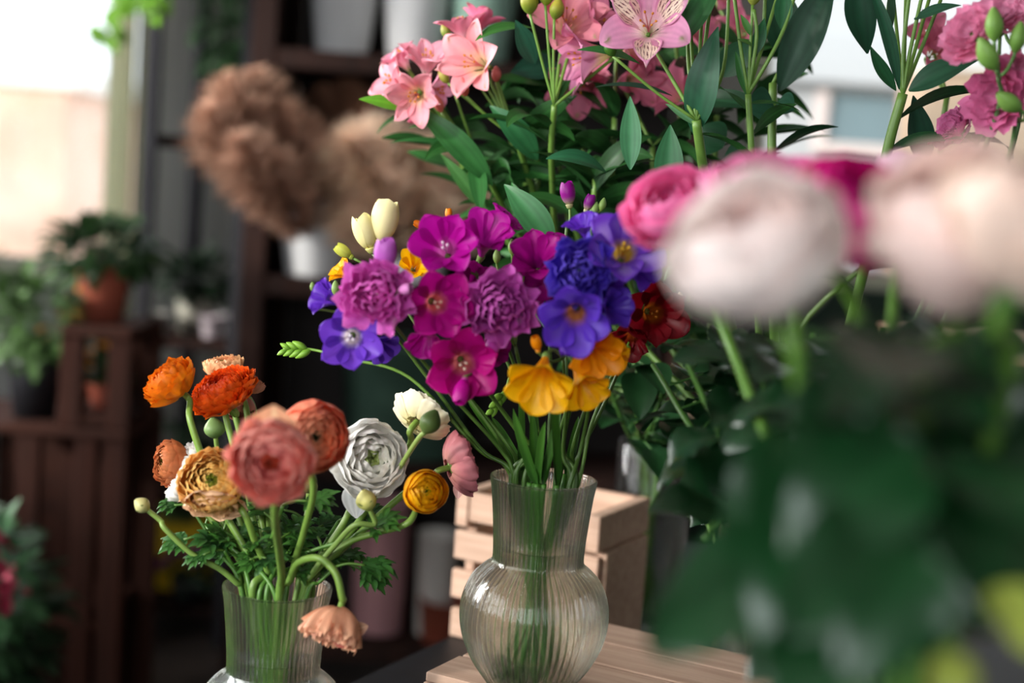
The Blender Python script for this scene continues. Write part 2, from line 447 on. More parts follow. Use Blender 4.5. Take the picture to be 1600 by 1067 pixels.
def stem_tube(mb, pts, r0, r1, c0=None, c1=None, n=8, seg=8):
    q = crom(pts, n); k = np.linspace(0, 1, len(q))
    c0 = GR[0] if c0 is None else c0; c1 = GR[1] if c1 is None else c1
    mb.tube(q, r0 + (r1-r0)*k, mix(c0, c1, k), seg=seg); return q

def parsley(parent, base, d, nrm, L, col, seed, name='leaf'):
    """a cut, parsley-like ranunculus leaf"""
    rg = random.Random(seed); mb = MB(); d = Vector(d).normalized(); n0 = Vector(nrm)
    s = d.cross(n0).normalized()
    p1 = Vector(base) + d*L*.45
    mb.tube(crom([base, Vector(base)+d*L*.2+n0*.002, p1], 4), .0011, mix(col, GR[0], .5), seg=5)
    for a in (-1.05, -.5, 0, .5, 1.05):
        dd = (d*math.cos(a) + s*math.sin(a)).normalized()
        LL = L*(.55 if abs(a) < .6 else .4)*rg.uniform(.85, 1.1)
        b = p1 - d*L*.05*abs(a)
        blade(mb, b, dd, n0, LL, LL*.36, col, mix(col, c(70,125,45), .4), droop=rg.uniform(.2, .9), fold=.2, rg=rg, serr=.16, nu=13)
        for sg in (-1, 1):
            d2 = (dd*math.cos(.6) + dd.cross(n0)*math.sin(.6)*sg).normalized()
            blade(mb, b+dd*LL*.42, d2, n0, LL*.45, LL*.2, col, mix(col, c(70,125,45), .4), droop=.5, rg=rg, nu=7, nv=5)
    return obj(name, mb, LEAF, parent)

def calyx(parent, at, d, R, n=5, col=None, reflex=.3, seed=0):
    rg = random.Random(seed); mb = MB(); F = frame(d, rg.random()*6); col = c(120,150,70) if col is None else col
    for j in range(n):
        a = j*2*PI/n; o = Vector(F[0])*math.cos(a) + Vector(F[1])*math.sin(a)
        blade(mb, Vector(at), (o + Vector(F[2])*reflex), Vector(F[2]), R, R*.55, col, col*.8, droop=-.5, fold=.3, rg=rg, nu=7, nv=5)
    return obj('calyx', mb, LEAF, parent)

def sh(a, b, edge=None, base=None, e=.25):
    """petal colour function: heart colour b, outer colour a, optional rim colour and base colour"""
    def f(k, u, v, rg):
        q = mix(a, b, np.full_like(u, k**1.3))
        if base is not None: q = mix(q, base, ss(.45, 0, u))
        if edge is not None: q = mix(q, edge, ss(1-e, 1, u)*.8 + ss(.75, 1, np.abs(v))*.3)
        q = q*(1 - .16*np.sin(v*17+rg.rand()*6)**2*(.3+.7*u))[..., None]*(1+rg.uniform(-.1,.1))
        return q
    return f
def heart(parent, cen, face, R, col=None, sq=.8):
    col = c(112,140,52) if col is None else col
    mb = MB()
    layered(mb, cen + face*R*.15, face, R, 3, 5, 150, 168, .45, sh(col, col*.6), 5, sq=.9, lip=-.1, nu=5, nv=5)
    return obj('flower_heart', mb, SHINY, parent)

def ranunculus(label, at, rpx, face, colf, path, layers=9, npet=6, th_out=118, th_in=160, rin=.26, sq=.78, lip=.05, ruf=.03, vase=None,
               k=.8, hcol=None, dens=1.4, seed=1, leaves=0, sr=.0026, pet=PETAL, hk=1., cal=True, extra=None, saw=0., loose=0., hk2=1.35, calcol=None):
    cen = P(*at); R = rpx*at[2]/FPX; base = V2 if vase is None else vase
    pth = [P(*q) for q in path]
    out = (pth[-1] if pth else cen) - base
    r = rest(base, out, k)
    t = thing('ranunculus', label, 'flower', r[-1])
    mb = MB(); j = layered(mb, cen, face, R, int(layers*dens), npet + (dens > 1.2), th_out, th_in, rin, colf, seed, sq=sq, lip=lip, ruf=ruf+.004, sawt=saw, loose=loose, halfk=hk2, nv=15, nu=9)
    obj('petals', mb, pet, t)
    if hk: heart(t, cen, face, R*rin*1.05*hk, hcol, sq)
    if cal: calyx(t, j, face, R*.5, col=calcol, seed=seed)
    mb = MB(); stem_tube(mb, [j + face*R*.1, j - face*R*.35] + pth + r, sr*.95, sr*1.15, c(128,160,70), c(86,124,50)); obj('stem', mb, STEM, t)
    rg = random.Random(seed*7+1)
    for q in range(leaves):
        b = (pth[-1] if pth else cen).lerp(r[0], rg.uniform(.2, .9)); a = rg.uniform(0, 6.28)
        parsley(t, b, Vector((math.cos(a), math.sin(a)*.8, rg.uniform(.25, .9))), Vector((0,-.3,1)), rg.uniform(.03, .05), c(38,78,30), seed*31+q)
    if extra: extra(t, cen, face, R, j)
    return t

OR = c(236,120,16); 
def petal_piece(name, t, base, d, nrm, L, Wd, col, droop=.3, fold=.5, mat=None):
    mb = MB(); blade(mb, base, d, nrm, L, Wd, col, col*1.05, droop=droop, fold=fold, shape='ovate', nu=10, nv=9); obj(name, mb, mat or PETAL, t)

ranunculus('amber-orange ranunculus, highest bloom on the left, seen from the side', (259,590,1.09), 46, D(-.55,.6,.3), sh(c(238,140,14), c(214,92,24), c(224,112,20), c(236,160,30)),
           [(297,655,1.085),(318,720,1.085),(345,790,1.085),(388,870,1.08)], layers=9, th_out=74, th_in=162, rin=.2, seed=2, ruf=.07, lip=.05, sq=.85, hk=.6, hcol=c(190,70,30), loose=.08)
ranunculus('large orange-red ranunculus beside the amber one, many fine petals', (343,602,1.12), 57, D(-.35,.75,.4), sh(c(240,110,20), c(228,62,22), c(236,84,24), c(244,130,30)),
           [(352,640,1.125),(363,690,1.12),(385,760,1.11),(405,860,1.1)], layers=11, npet=8, th_out=68, th_in=158, rin=.2, seed=3, ruf=.07, lip=.05, sq=.72, hk=.6, hcol=c(190,50,24), saw=.06, loose=.1)
ranunculus('small peach ranunculus peeping over the orange-red one', (347,570,1.17), 30, D(-.1,.9,.2), sh(c(240,190,140), c(236,160,110)),
           [(365,640,1.17),(385,720,1.16),(410,840,1.12)], layers=6, th_out=110, seed=4, ruf=.08, saw=.1)
ranunculus('half-hidden blush ranunculus facing right behind the orange-red one', (392,594,1.16), 24, D(.5,.6,-.1), sh(c(226,160,140), c(214,130,110)),
           [(385,640,1.16),(395,720,1.15),(415,840,1.12)], layers=6, th_out=110, seed=5)
ranunculus('dusky pink ranunculus hanging below the orange-red one', (372,638,1.17), 26, D(.1,-.7,.3), sh(c(214,140,128), c(196,108,100)),
           [(392,628,1.18),(402,680,1.17),(420,840,1.12)], layers=6, th_out=115, seed=6)
ranunculus('rust and olive ranunculus facing away left with a green eye', (262,722,1.10), 38, D(-.72,.1,.55), sh(c(206,120,72), c(150,120,70), c(214,130,84), c(196,110,70)),
           [(300,770,1.11),(345,830,1.1),(385,890,1.09)], layers=9, th_out=92, th_in=166, rin=.28, seed=7, hcol=c(92,132,32), sq=.85, lip=.0, ruf=.04)
ranunculus('white ranunculus seen edge-on between the rust and the apricot ones', (286,738,1.10), 50, D(-.7,.35,.25), sh(c(250,248,244), c(248,246,236)),
           [(335,790,1.11),(370,850,1.1),(400,900,1.09)], layers=8, npet=7, th_out=104, th_in=150, seed=8, ruf=.06, saw=.05, sq=.6)
def lower_petals(t, cen, face, R, j):
    mb = MB()
    layered(mb, cen + UP*(-R*.75) - face*R*.1, (face*.5 - UP).normalized(), R*.82, 4, 7, 95, 130, .5, sh(c(240,196,156), c(240,190,130)), 19, sq=.5, ruf=.08, lip=.15, loose=.2)
    obj('loose_petals', mb, PETAL, t)
ranunculus('apricot-yellow ranunculus with loose cream lower petals facing the viewer', (332,752,1.045), 50, D(-.02,.35,.9), sh(c(236,184,110), c(232,190,84), c(244,206,130), c(236,160,90)),
           [(380,800,1.05),(400,850,1.06),(418,895,1.07)], layers=9, th_out=108, th_in=150, rin=.25, seed=9, hcol=c(120,130,40), ruf=.07, loose=.12, extra=lower_petals)
def top_petal(t, cen, face, R, j):
    petal_piece('upright_petal', t, cen + UP*R*.55 - face*R*.3, UP + RT*.05, face, R*.78, R*1.25, c(252,192,150), droop=-.4, fold=.35)
ranunculus('big salmon-red ranunculus nearest the viewer, out of focus', (424,720,.86), 66, D(-.08,-.12,.95), sh(c(255,168,152), c(240,88,100), c(255,190,174), c(250,140,130)),
           [(430,800,.93),(436,860,1.0),(440,900,1.04)], layers=8, npet=5, th_out=108, th_in=142, rin=.25, seed=10, hcol=c(170,60,40), lip=.1, ruf=.05, extra=top_petal, sq=.7, sr=.0028)
ranunculus('salmon-orange ranunculus with a green eye behind the big salmon one', (490,683,.98), 57, D(.45,.08,.88), sh(c(250,136,104), c(252,196,140), c(255,168,134), c(240,110,98)),
           [(490,760,1.02),(475,830,1.05),(460,890,1.07)], layers=11, th_out=122, th_in=160, rin=.2, seed=11, hcol=c(78,86,50), sq=.75, ruf=.02)
def hang_petal(t, cen, face, R, j):
    petal_piece('hanging_petal', t, cen - UP*R*.7 - RT*R*.45, -UP + RT*.02, face, R*1.0, R*.85, c(244,246,250), droop=-.1, fold=.4)
ranunculus('full white ranunculus with a pale green eye facing the viewer', (580,716,1.08), 55, D(.25,.1,.95), sh(c(250,248,244), c(244,246,232), c(252,250,248), c(236,238,222)),
           [(545,800,1.09),(515,850,1.09),(480,900,1.08)], layers=9, dens=1.0, th_out=108, th_in=156, rin=.27, seed=12, hcol=c(186,206,124), ruf=.03, lip=.10, extra=hang_petal, loose=.12, sq=.72)
def front_bud(t, cen, face, R, j):
    mb = MB(); b = P(663,676,1.055); bud(mb, b, UP*.85 + RT*.45, .019, .0088, c(90,112,56), c(64,84,40)); obj('bud', mb, LEAF, t)
    mb = MB(); mb.tube(crom([b, P(655,684,1.06), P(640,706,1.07), P(625,730,1.08)], 4), .002, c(138,162,84)); obj('bud_stalk', mb, STEM, t)
ranunculus('ivory ranunculus seen from behind with a green bud on its back', (662,644,1.10), 50, D(.35,.5,-.45), sh(c(248,240,206), c(250,244,216), c(252,248,230), c(236,226,170)),
           [(640,695,1.10),(600,755,1.10),(545,835,1.09),(480,905,1.08)], layers=7, npet=7, th_out=84, th_in=140, seed=13, ruf=.03, saw=.06, sq=.55, extra=front_bud, cal=False)
def pink_petal(t, cen, face, R, j):
    petal_piece('hanging_petal', t, cen - UP*R*.55 - RT*R*.1, -UP - RT*.1, -FW, R*.55, R*.35, c(236,186,180), droop=.1)
ranunculus('dusty rose ranunculus turned away, rightmost of its bouquet', (723,724,1.10), 51, D(.78,.22,-.3), sh(c(206,126,132), c(214,138,136), c(188,100,112), c(214,150,140)),
           [(680,748,1.10),(640,765,1.10),(560,835,1.09),(485,905,1.08)], layers=8, npet=7, th_out=98, th_in=140, seed=14, ruf=.05, saw=.05, sq=.55, extra=pink_petal)
ranunculus('golden yellow ranunculus with tight round head', (665,768,1.06), 36, D(.25,.15,.9), sh(c(244,170,8), c(248,186,10), c(250,188,20), c(236,140,10)),
           [(640,815,1.06),(590,832,1.07),(540,850,1.07),(480,905,1.07)], layers=8, npet=5, dens=1.0, th_out=112, th_in=166, rin=.26, seed=15, hcol=c(176,170,20), ruf=.01, sq=.92, lip=-.04, calcol=c(190,180,40))
mb = None
def droopy(t, cen, face, R, j):
    petal_piece('loose_petal', t, cen + RT*R*.7, RT + UP*.25, -FW, R*.7, R*.6, c(232,180,150), droop=.2)
    petal_piece('loose_petal', t, cen + RT*R*.1 - UP*R*.2, RT*.8 - UP*.5, -FW, R*.75, R*.6, c(214,120,106), droop=.2)
ranunculus('wilting peach-pink ranunculus drooping over the rim on a bent stem', (520,985,1.02), 40, D(-.25,-.8,.3), sh(c(236,172,136), c(210,112,104), c(240,190,150), c(226,150,120)),
           [(535,935,1.02),(524,895,1.02),(497,872,1.03),(465,880,1.05),(452,908,1.06)], layers=7, npet=6, th_out=112, seed=16, ruf=.16, saw=.14, extra=droopy, sq=1.0, loose=.3, k=.6)
# buds on stalks
def ran_bud(label, at, L, R, d, path, c0, c1, k=.8, sepals=True, seed=1):
    b = P(*at); pth = [P(*q) for q in path]; r = rest(V2, (pth[-1]-V2) if pth else b-V2, k)
    t = thing('ranunculus_bud', label, 'flower bud', r[-1])
    mb = MB(); bud(mb, b, d, L, R, c0, c1); obj('bud', mb, LEAF, t)
    if sepals: calyx(t, b, d, L*.8, 5, c(130,146,80), .6, seed)
    mb = MB(); stem_tube(mb, [b + d*.001, b - d*.012] + pth + r, .0019, .0026, c(132,160,80), c(90,128,52)); obj('stem', mb, STEM, t)
    return t
ran_bud('round green bud under the orange-red ranunculus', (337,684,1.14), .017, .0095, D(-.1,.9,.2), [(350,740,1.14),(385,840,1.11)], c(110,140,80), c(120,150,90), sepals=False)
ran_bud('small pale bud on a long curved stem at the far left', (232,798,1.06), .013, .0065, D(-.65,.6,.2), [(258,826,1.06),(300,865,1.065),(345,890,1.07),(372,912,1.075)], c(176,176,116), c(196,190,130), k=.95, seed=4)
ran_bud('creamy yellow bud below the white ranunculus', (578,797,1.05), .017, .0085, D(-.25,.9,.3), [(555,820,1.05),(525,850,1.06),(485,900,1.07)], c(190,196,104), c(222,214,130), seed=5)
ran_bud('small olive bud between the stems under the salmon blooms', (482,770,1.12), .013, .0075, D(.05,.95,.2), [(480,800,1.12),(470,850,1.1)], c(110,120,60), c(150,130,80), seed=6)
# leafy ranunculus shoots filling the mouth of the vase
rg = random.Random(5)
for i in range(13):
    a = rg.uniform(0, 2*PI); ex = rg.uniform(-.055, .06)
    top = P(434 + ex*2000 + rg.uniform(-15, 15), 830 + rg.uniform(-45, 40), 1.05 + rg.uniform(0, .10))
    r = rest(V2, Vector((math.cos(a), math.sin(a), 0)), .7)
    t = thing('ranunculus_leaf_stalk', 'leafy green stalk without bloom in the mouth of the ranunculus vase', 'leaf stalk', r[-1], group='leafy stalks among the ranunculus')
    mb = MB(); stem_tube(mb, [top, top.lerp(r[0], .5) + Vector((0,0,.004))] + r, .0014, .0022, c(84,130,50), c(70,112,44)); obj('stem', mb, STEM, t)
    for q in range(3):
        an = rg.uniform(0, 6.28); b = top.lerp(r[0], q*.3)
        parsley(t, b, Vector((math.cos(an), math.sin(an)*.7, rg.uniform(.1, .9))), Vector((.1,-.4,1)), rg.uniform(.032, .05), rg.choice([c(34,70,28), c(46,86,32), c(26,58,28)]), i*9+q)
for j, (b, d, L) in enumerate([((300,795,1.09), D(-.9,.2,.1), .03), ((330,840,1.08), D(-.95,-.05,.2), .045), ((350,860,1.07), D(-.8,-.15,.3), .035),
                    ((525,885,1.07), D(.95,.05,.1), .05), ((530,880,1.09), D(.85,-.25,.1), .048)]):
    base = P(*b); r = rest(V2, base-V2, .9)
    t = thing('ranunculus_leaf_stalk', ['jagged green leaf under the apricot ranunculus', 'broad jagged leaf reaching left over the rim', 'short jagged leaf at the left rim',
              'finely cut leaf reaching right over the rim', 'finely cut leaf hanging down right of the rim'][j], 'leaf stalk', r[-1])
    mb = MB(); stem_tube(mb, [base, base.lerp(r[0], .6)] + r, .0012, .002, c(84,130,50), c(70,112,44)); obj('stem', mb, STEM, t)
    parsley(t, base, d, UP - FW*.5, L, c(38,78,32), 77+j)

# ------------------------------------------------------------------ freesias
random.seed(21)
def fcol(outer, throat, mid=None, tip=None):
    def f(u, v, inner, rg):
        q = mix(throat, outer, ss(.30, .55, u))
        if mid is not None: q = mix(q, mid, ss(.5, .7, u)*ss(.95, .75, u)*(1-np.abs(v))*.8)
        q = mix(q, outer*.8, ss(.25, 0, u)*.6)
        return q*(1 - .06*np.sin(v*15)**2)[..., None]
    return f
MAG = c(186, 10, 150); MAGD = c(140, 6, 112); VIO = c(104, 52, 190); VIB = c(70, 44, 178); PNK = c(206, 84, 186); YEL = c(250, 190, 8); ORY = c(240, 150, 10); CRM = c(240, 232, 178); RED = c(110, 4, 20)
def floret(t, at, rpx, face, col, throat, seed, opn=1., L=1.25, name='flower', mid=None, Wd=1.3, tube=.42, curl=.15, stam=None):
    """one freesia flower in its own mesh; returns its foot"""
    p = P(*at); R = rpx*at[2]/FPX; LL = R*L*1.35
    base = p - face*LL*.62
    mb = MB(); funnel(mb, base, face, LL, R*opn, 6, R*Wd, fcol(col, throat, mid), seed, tube=tube, r0=.0018, r1=R*.26, curl=curl, cup=.3, width_alt=.12, ruf=.05)
    f = obj(name, mb, SHINY, t)
    if stam is not None:
        mb = MB(); F = frame(face)
        for k in range(3):
            a = k*2.1+seed; o = (Vector(F[0])*math.cos(a)+Vector(F[1])*math.sin(a))
            mb.tube(crom([base+face*LL*.3, base+face*LL*.5+o*R*.05, base+face*LL*.72+o*R*.10], 3), [.0005]*5+[.0012]*2, stam, seg=5)
        obj('stamens', mb, SHINY, f)
    mb = MB(); bud(mb, base - face*.004, face, .011, .0032, c(110,150,60), c(120,150,80)); obj('calyx', mb, LEAF, t)
    return base - face*.003
def double_f(t, at, rpx, face, a, b, seed):
    cen = P(*at); R = rpx*at[2]/FPX
    mb = MB(); j = layered(mb, cen, face, R, 8, 5, 96, 165, .2, sh(a, b, a*1.15+.10), seed, sq=.85, lip=.3, ruf=.15, loose=.2, halfk=1.1, jit=.4, nv=11, nu=10, th0=8)
    obj('flower', mb, SHINY, t); return j
def small_buds(t, pts, d, col0, col1, L=.011, R=.003):
    for k, q in enumerate(pts):
        mb = MB(); bud(mb, P(*q), d, L*(1-.08*k), R*(1-.08*k), col0, col1); obj('bud', mb, LEAF, t)
def freesia(label, blooms, path, buds=(), k=.8, budc=(c(120,150,70), c(130,160,90)), bd=None, bl=.012, seed=0):
    """blooms: (kind, at, rpx, face, colours...) joined by a short spray to one thin stem"""
    pth = [P(*q) for q in path]
    r = rest(V1, pth[-1] - V1, k)
    t = thing('freesia', label, 'flower', r[-1])
    joins = []
    for i, b in enumerate(blooms):
        kind, at, rpx, face, a, th = b[:6]; kw = b[6] if len(b) > 6 else {}
        if kind == 'f': joins.append((floret(t, at, rpx, face, a, th, seed*17+i*3+1, **kw), face))
        elif kind == 'd': joins.append((double_f(t, at, rpx, face, a, th, seed*17+i), face))
        elif kind == 'c':                       # closed or half-open flower
            Lm = rpx*at[2]/FPX; p = P(*at) - face*Lm*1.0
            mb = MB(); layered(mb, P(*at) + face*Lm*.12, face, Lm*.52, 3, 3, 138, 158, .55, lambda k, u, v, rg: mix(th, a, ss(0, .5, u))*(1-.07*np.sin(v*13)**2)[..., None], seed+i, sq=1.75, lip=-.04, ruf=.03, halfk=1.35, nu=12, nv=11, th0=10)
            stem_tube(mb, [P(*at) - face*Lm*.72, p + face*Lm*.1, p], Lm*.26, .0018, th, c(130,150,80), n=3)
            obj('flower', mb, SHINY, t); joins.append((p, face))
    if buds: small_buds(t, buds, bd or UP, *budc, L=bl, R=bl*.3)
    mb = MB()
    hub = pth[0]
    stem_tube(mb, [hub] + pth[1:] + r if len(pth) > 1 else [hub] + r, .0013, .0021, c(72,100,38), c(60,98,34), n=7)
    for jn, fc in joins:
        jn = Vector(jn); mb.tube(crom([hub, hub.lerp(jn, .6) - fc*.006, jn], 5), .0011, c(96,128,54), seg=6)
    for q in buds:
        b = P(*q); mb.tube(crom([hub, hub.lerp(b, .5), b], 3), .0009, c(110,140,60), seg=5)
    obj('stem', mb, STEM, t)
    return t

F_ = D(0, .1, 1)
freesia('cream freesia with two tall half-open flowers, highest on the left of its bouquet', [
    ('c', (601,344,1.10), 44, D(.18,1,.1), CRM, c(236,226,150), ), ('c', (571,362,1.10), 36, D(-.28,.9,.15), c(238,230,170), c(230,222,140)),
    ('c', (536,392,1.10), 19, D(-.75,.55,.1), c(206,210,90), c(180,190,70))],
    [(632,440,1.10),(690,560,1.10),(775,680,1.10)], buds=[(524,462,1.11)], seed=1)
freesia('golden yellow freesia peeping out behind the lilac double one', [
    ('f', (536,424,1.13), 24, D(-.6,.5,.3), c(250,176,10), YEL), ('f', (648,415,1.12), 27, D(.2,.3,.8), YEL, ORY)],
    [(625,470,1.13),(700,580,1.12),(790,690,1.11)], seed=2)
freesia('violet freesia at the left tip of its bouquet with white-hearted open flower', [
    ('f', (548,528,1.02), 50, D(.05,-.1,1), c(112,62,196), c(224,212,214), dict(mid=c(120,70,196), stam=c(240,236,236))), ('f', (510,466,1.04), 32, D(-.7,.25,.5), c(92,42,170), c(84,40,150)),
    ('f', (596,540,1.05), 30, D(.5,-.5,.5), c(100,58,182), c(60,40,120))],
    [(600,500,1.08),(668,590,1.09),(750,700,1.10)], buds=[(488,455,1.05),(492,482,1.05)], seed=3, bl=.007)
freesia('lilac-pink double freesia at the left with one petal pointing up', [
    ('d', (587,460,.98), 46, D(-.1,-.1,1), c(222,106,200), c(214,60,170)), ('c', (602,398,.99), 34, D(.1,1,.3), c(196,104,198), c(180,70,170)), ('c', (634,452,.97), 17, D(.7,.1,.8), c(222,140,204), PNK)],
    [(610,500,1.03),(690,600,1.07),(780,700,1.09)], seed=4)
freesia('bright magenta freesia, upper row of the bouquet, orange buds behind', [
    ('f', (695,385,1.03), 52, D(-.05,.25,.9), c(180,8,150), c(200,90,170), dict(stam=c(230,200,220))), ('f', (758,372,1.05), 46, D(.15,.55,.7), c(180,14,150), c(170,30,150)),
    ('f', (786,350,1.07), 33, D(.55,.6,.2), c(160,10,132), c(220,170,200))],
    [(745,430,1.07),(800,560,1.09),(835,690,1.10)], seed=5)
freesia('orange freesia spray of tiny tips behind the magenta row', [
    ('c', (701,334,1.12), 11, D(0,1,0), c(240,140,20), ORY), ('c', (655,351,1.12), 12, D(-.9,.4,0), c(240,130,20), ORY)],
    [(715,400,1.12),(790,560,1.11),(840,690,1.10)], seed=6)
freesia('deep magenta freesia in the middle with pale striped throat', [
    ('f', (683,474,1.00), 54, D(.25,-.1,.95), c(176,8,128), c(226,120,120), dict(stam=c(238,190,170))), ('f', (668,530,1.03), 36, D(-.1,-.75,.55), c(184,16,146), c(200,80,160)),
    ('f', (740,450,1.07), 42, D(.3,.2,.7), MAGD, MAGD)],
    [(715,520,1.06),(770,620,1.08),(822,700,1.09)], seed=7)
freesia('deep magenta freesia, lowest of its colour, long petal pointing down', [
    ('f', (724,570,1.02), 58, D(.12,-.15,.95), c(180,8,120), c(214,120,120), dict(stam=c(226,200,180), curl=.2)), ('c', (722,612,1.01), 26, D(-.2,-.95,.4), c(184,10,140), MAG), ('f', (770,545,1.05), 30, D(.5,.1,.7), MAGD, MAGD)],
    [(760,610,1.06),(800,660,1.08),(835,710,1.09)], seed=8)
freesia('mauve double freesia at the centre of the bouquet', [
    ('d', (782,480,1.00), 47, D(.1,-.05,1), c(206,92,188), c(166,30,136)), ('c', (770,540,1.02), 22, D(-.2,-.8,.6), c(190,70,170), MAGD)],
    [(805,540,1.05),(828,640,1.08),(842,700,1.09)], buds=[(800,398,1.08),(776,412,1.08),(822,405,1.09)], bd=UP, seed=9)
freesia('plum-magenta freesia right of centre beside the blue one', [
    ('f', (838,405,1.05), 44, D(-.1,.4,.85), c(164,8,128), MAGD), ('f', (822,440,1.07), 48, D(.2,.0,.9), c(150,8,120), MAGD), ('f', (868,388,1.09), 26, D(.3,.6,.6), c(150,8,120), MAGD), ('f', (858,468,1.08), 34, D(0,-.3,.9), MAGD, MAGD)],
    [(858,520,1.09),(862,610,1.10),(860,700,1.10)], seed=10)
freesia('magenta freesia buds standing above the rest of the bouquet', [
    ('c', (887,302,1.12), 24, D(-.15,1,.1), c(150,10,140), c(190,180,140)), ('c', (921,316,1.12), 17, D(.35,.9,.1), c(130,14,130), c(190,180,140))],
    [(886,350,1.12),(880,440,1.12),(885,600,1.11),(880,700,1.11)], buds=[(926,338,1.12),(938,330,1.12)], bd=D(.3,1,0), seed=11)
freesia('blue-violet freesia with yellow throat, rightmost open flower', [
    ('f', (976,388,.99), 62, D(.05,.3,.95), c(116,60,196), c(210,170,60), dict(mid=c(170,140,210), stam=c(240,190,60))), ('f', (912,355,1.02), 30, D(-.3,.7,.4), c(104,46,190), VIO), ('f', (1000,415,1.02), 36, D(.6,-.2,.6), c(96,44,180), VIO)],
    [(955,470,1.05),(930,590,1.08),(895,700,1.10)], seed=12)
freesia('indigo double freesia between the plum and the violet ones', [
    ('d', (905,422,.98), 42, D(-.1,.0,1), c(90,60,200), c(60,30,160)), ('f', (944,458,1.01), 34, D(.2,-.2,.9), c(84,34,160), VIB)],
    [(918,500,1.05),(900,600,1.08),(880,700,1.10)], seed=13)
freesia('indigo freesia with amber throat hanging over the yellow ones', [
    ('f', (898,494,.97), 56, D(-.1,-.3,.95), c(98,54,196), c(190,120,60), dict(mid=c(110,80,190))), ('f', (958,480,1.0), 34, D(.5,.1,.85), c(88,48,180), VIB), ('c', (885,540,.98), 22, D(-.1,-1,.3), c(100,50,180), VIB)],
    [(910,540,1.04),(895,610,1.08),(870,700,1.10)], seed=14)
freesia('golden yellow freesia, lowest at the right of the bouquet', [
    ('f', (845,592,.98), 56, D(-.15,-.6,.75), c(250,188,8), ORY, dict(Wd=1.3)), ('f', (912,602,1.0), 42, D(.3,-.7,.6), c(248,182,10), ORY, dict(Wd=1.2)), ('c', (838,536,1.0), 17, D(-.2,.8,.5), ORY, ORY)],
    [(880,560,1.05),(885,640,1.08),(880,710,1.09)], seed=15)
freesia('orange-yellow freesia beside the low golden one', [
    ('f', (930,548,1.0), 46, D(.2,-.3,.9), c(242,150,10), c(220,110,10), dict(Wd=1.2)), ('f', (962,560,1.03), 26, D(.7,-.2,.5), c(248,176,12), ORY)],
    [(925,600,1.06),(918,650,1.08),(905,710,1.09)], seed=16)
freesia('dark red freesia in the shade at the right of the bouquet', [
    ('f', (1022,490,1.10), 52, D(.15,-.1,1), c(120,6,22), c(170,90,20), dict(stam=c(190,110,30))), ('f', (985,530,1.10), 34, D(-.2,-.5,.8), c(120,6,22), c(160,70,20))],
    [(975,560,1.12),(940,640,1.12),(905,710,1.11)], buds=[(1010,465,1.1),(1062,478,1.11)], budc=(c(190,180,150), c(220,210,180)), seed=17)
# green side shoots of the freesias
def spray(label, pts, at, d, n, path, k=.9, seed=0, L=.012):
    pth = [P(*q) for q in path]; r = rest(V1, pth[-1]-V1, k); t = thing('freesia_bud_spray', label, 'flower buds', r[-1])
    b0 = P(*at); d = Vector(d).normalized(); mb = MB(); stem_tube(mb, [b0 + d*.022] + [b0] + pth + r, .001, .0018, c(110,150,56), c(74,112,40)); obj('stem', mb, STEM, t)
    for i in range(n):
        a = (1 if i % 2 else -1); b = b0 + d*.022*(i/n); dd = (d + UP*.55*a).normalized()
        mb = MB(); bud(mb, b, dd, L*(1-.06*i), .0034*(1-.05*i), c(96,140,40), c(130,176,60)); obj('bud', mb, LEAF, t)
    return t
spray('green bud spray reaching out to the left below the violet freesia', None, (486,546,1.12), D(-1,0,0), 7, [(540,560,1.11),(640,590,1.10),(745,700,1.10)], L=.014)
spray('green bud spray hanging behind the lowest magenta freesia', None, (790,610,1.11), D(-.3,-.5,.2), 6, [(800,590,1.12),(830,620,1.12),(845,700,1.11)])
spray('thin green shoot crossing right above the rim of the freesia vase', None, (965,575,1.10), D(.4,.9,0), 3, [(950,600,1.10),(922,670,1.10)], L=.006)
for i, (x, y, dd) in enumerate([(728,620,1.14),(815,600,1.14),(838,590,1.08),(858,600,1.14),(875,640,1.06),(800,640,1.05),(832,640,1.06),(865,600,1.03),(905,650,1.12),(768,650,1.12),(849,660,1.03)]):
    b = P(x, y, dd); r = rest(V1, b-V1, .85)
    t = thing('freesia_leaf', 'narrow green strap leaf among the freesia stems', 'leaf', r[-1], group='strap leaves among the freesias')
    dn = (b - r[0]); mb = MB()
    blade(mb, r[0], dn, -FW + RT*random.uniform(-1, 1), dn.length, .008, c(38,80,22), c(66,112,36), droop=.05, fold=.5, shape='strap', nu=10)
    stem_tube(mb, r, .0022, .0026, c(60,108,32), c(64,110,36)); obj('leaf_blade', mb, LEAF, t)

# ------------------------------------------------------------------ alstroemerias
random.seed(31)
def acol(a, b, streak=None, green=True, nst=9):
    def f(u, v, inner, rg):
        q = mix(b, a, ss(.22, .5, u)); q = mix(q, c(150,160,70), ss(.3, 0, u)*.7)
        q = mix(q, b, np.exp(-(v/.2)**2)*ss(.8, .4, u)*.35)*(1 - .10*np.sin(v*11)**2)[..., None]
        if green: q = mix(q, c(110,130,50), ss(.86, .99, u)*np.exp(-(v/.35)**2)*.8)
        if inner and streak is not None:
            ph = np.sin(v*19+1)*.5; s = (np.sin(v*PI*nst) > .3) & (np.sin((u*40 + ph*9 + np.floor(v*nst)*2.3)) > -.1) & (u > .42) & (u < .9) & (np.abs(v) < .8)
            q = mix(q, mix(c(250,236,200), a, .15), ss(.3, .5, u)*ss(.98, .8, u)*.8*(np.abs(v) < .85))
            q = np.where(s[..., None], streak, q)
        return q
    return f
PK = c(234,140,176); PKL = c(244,192,204); SAL = c(232,120,140)
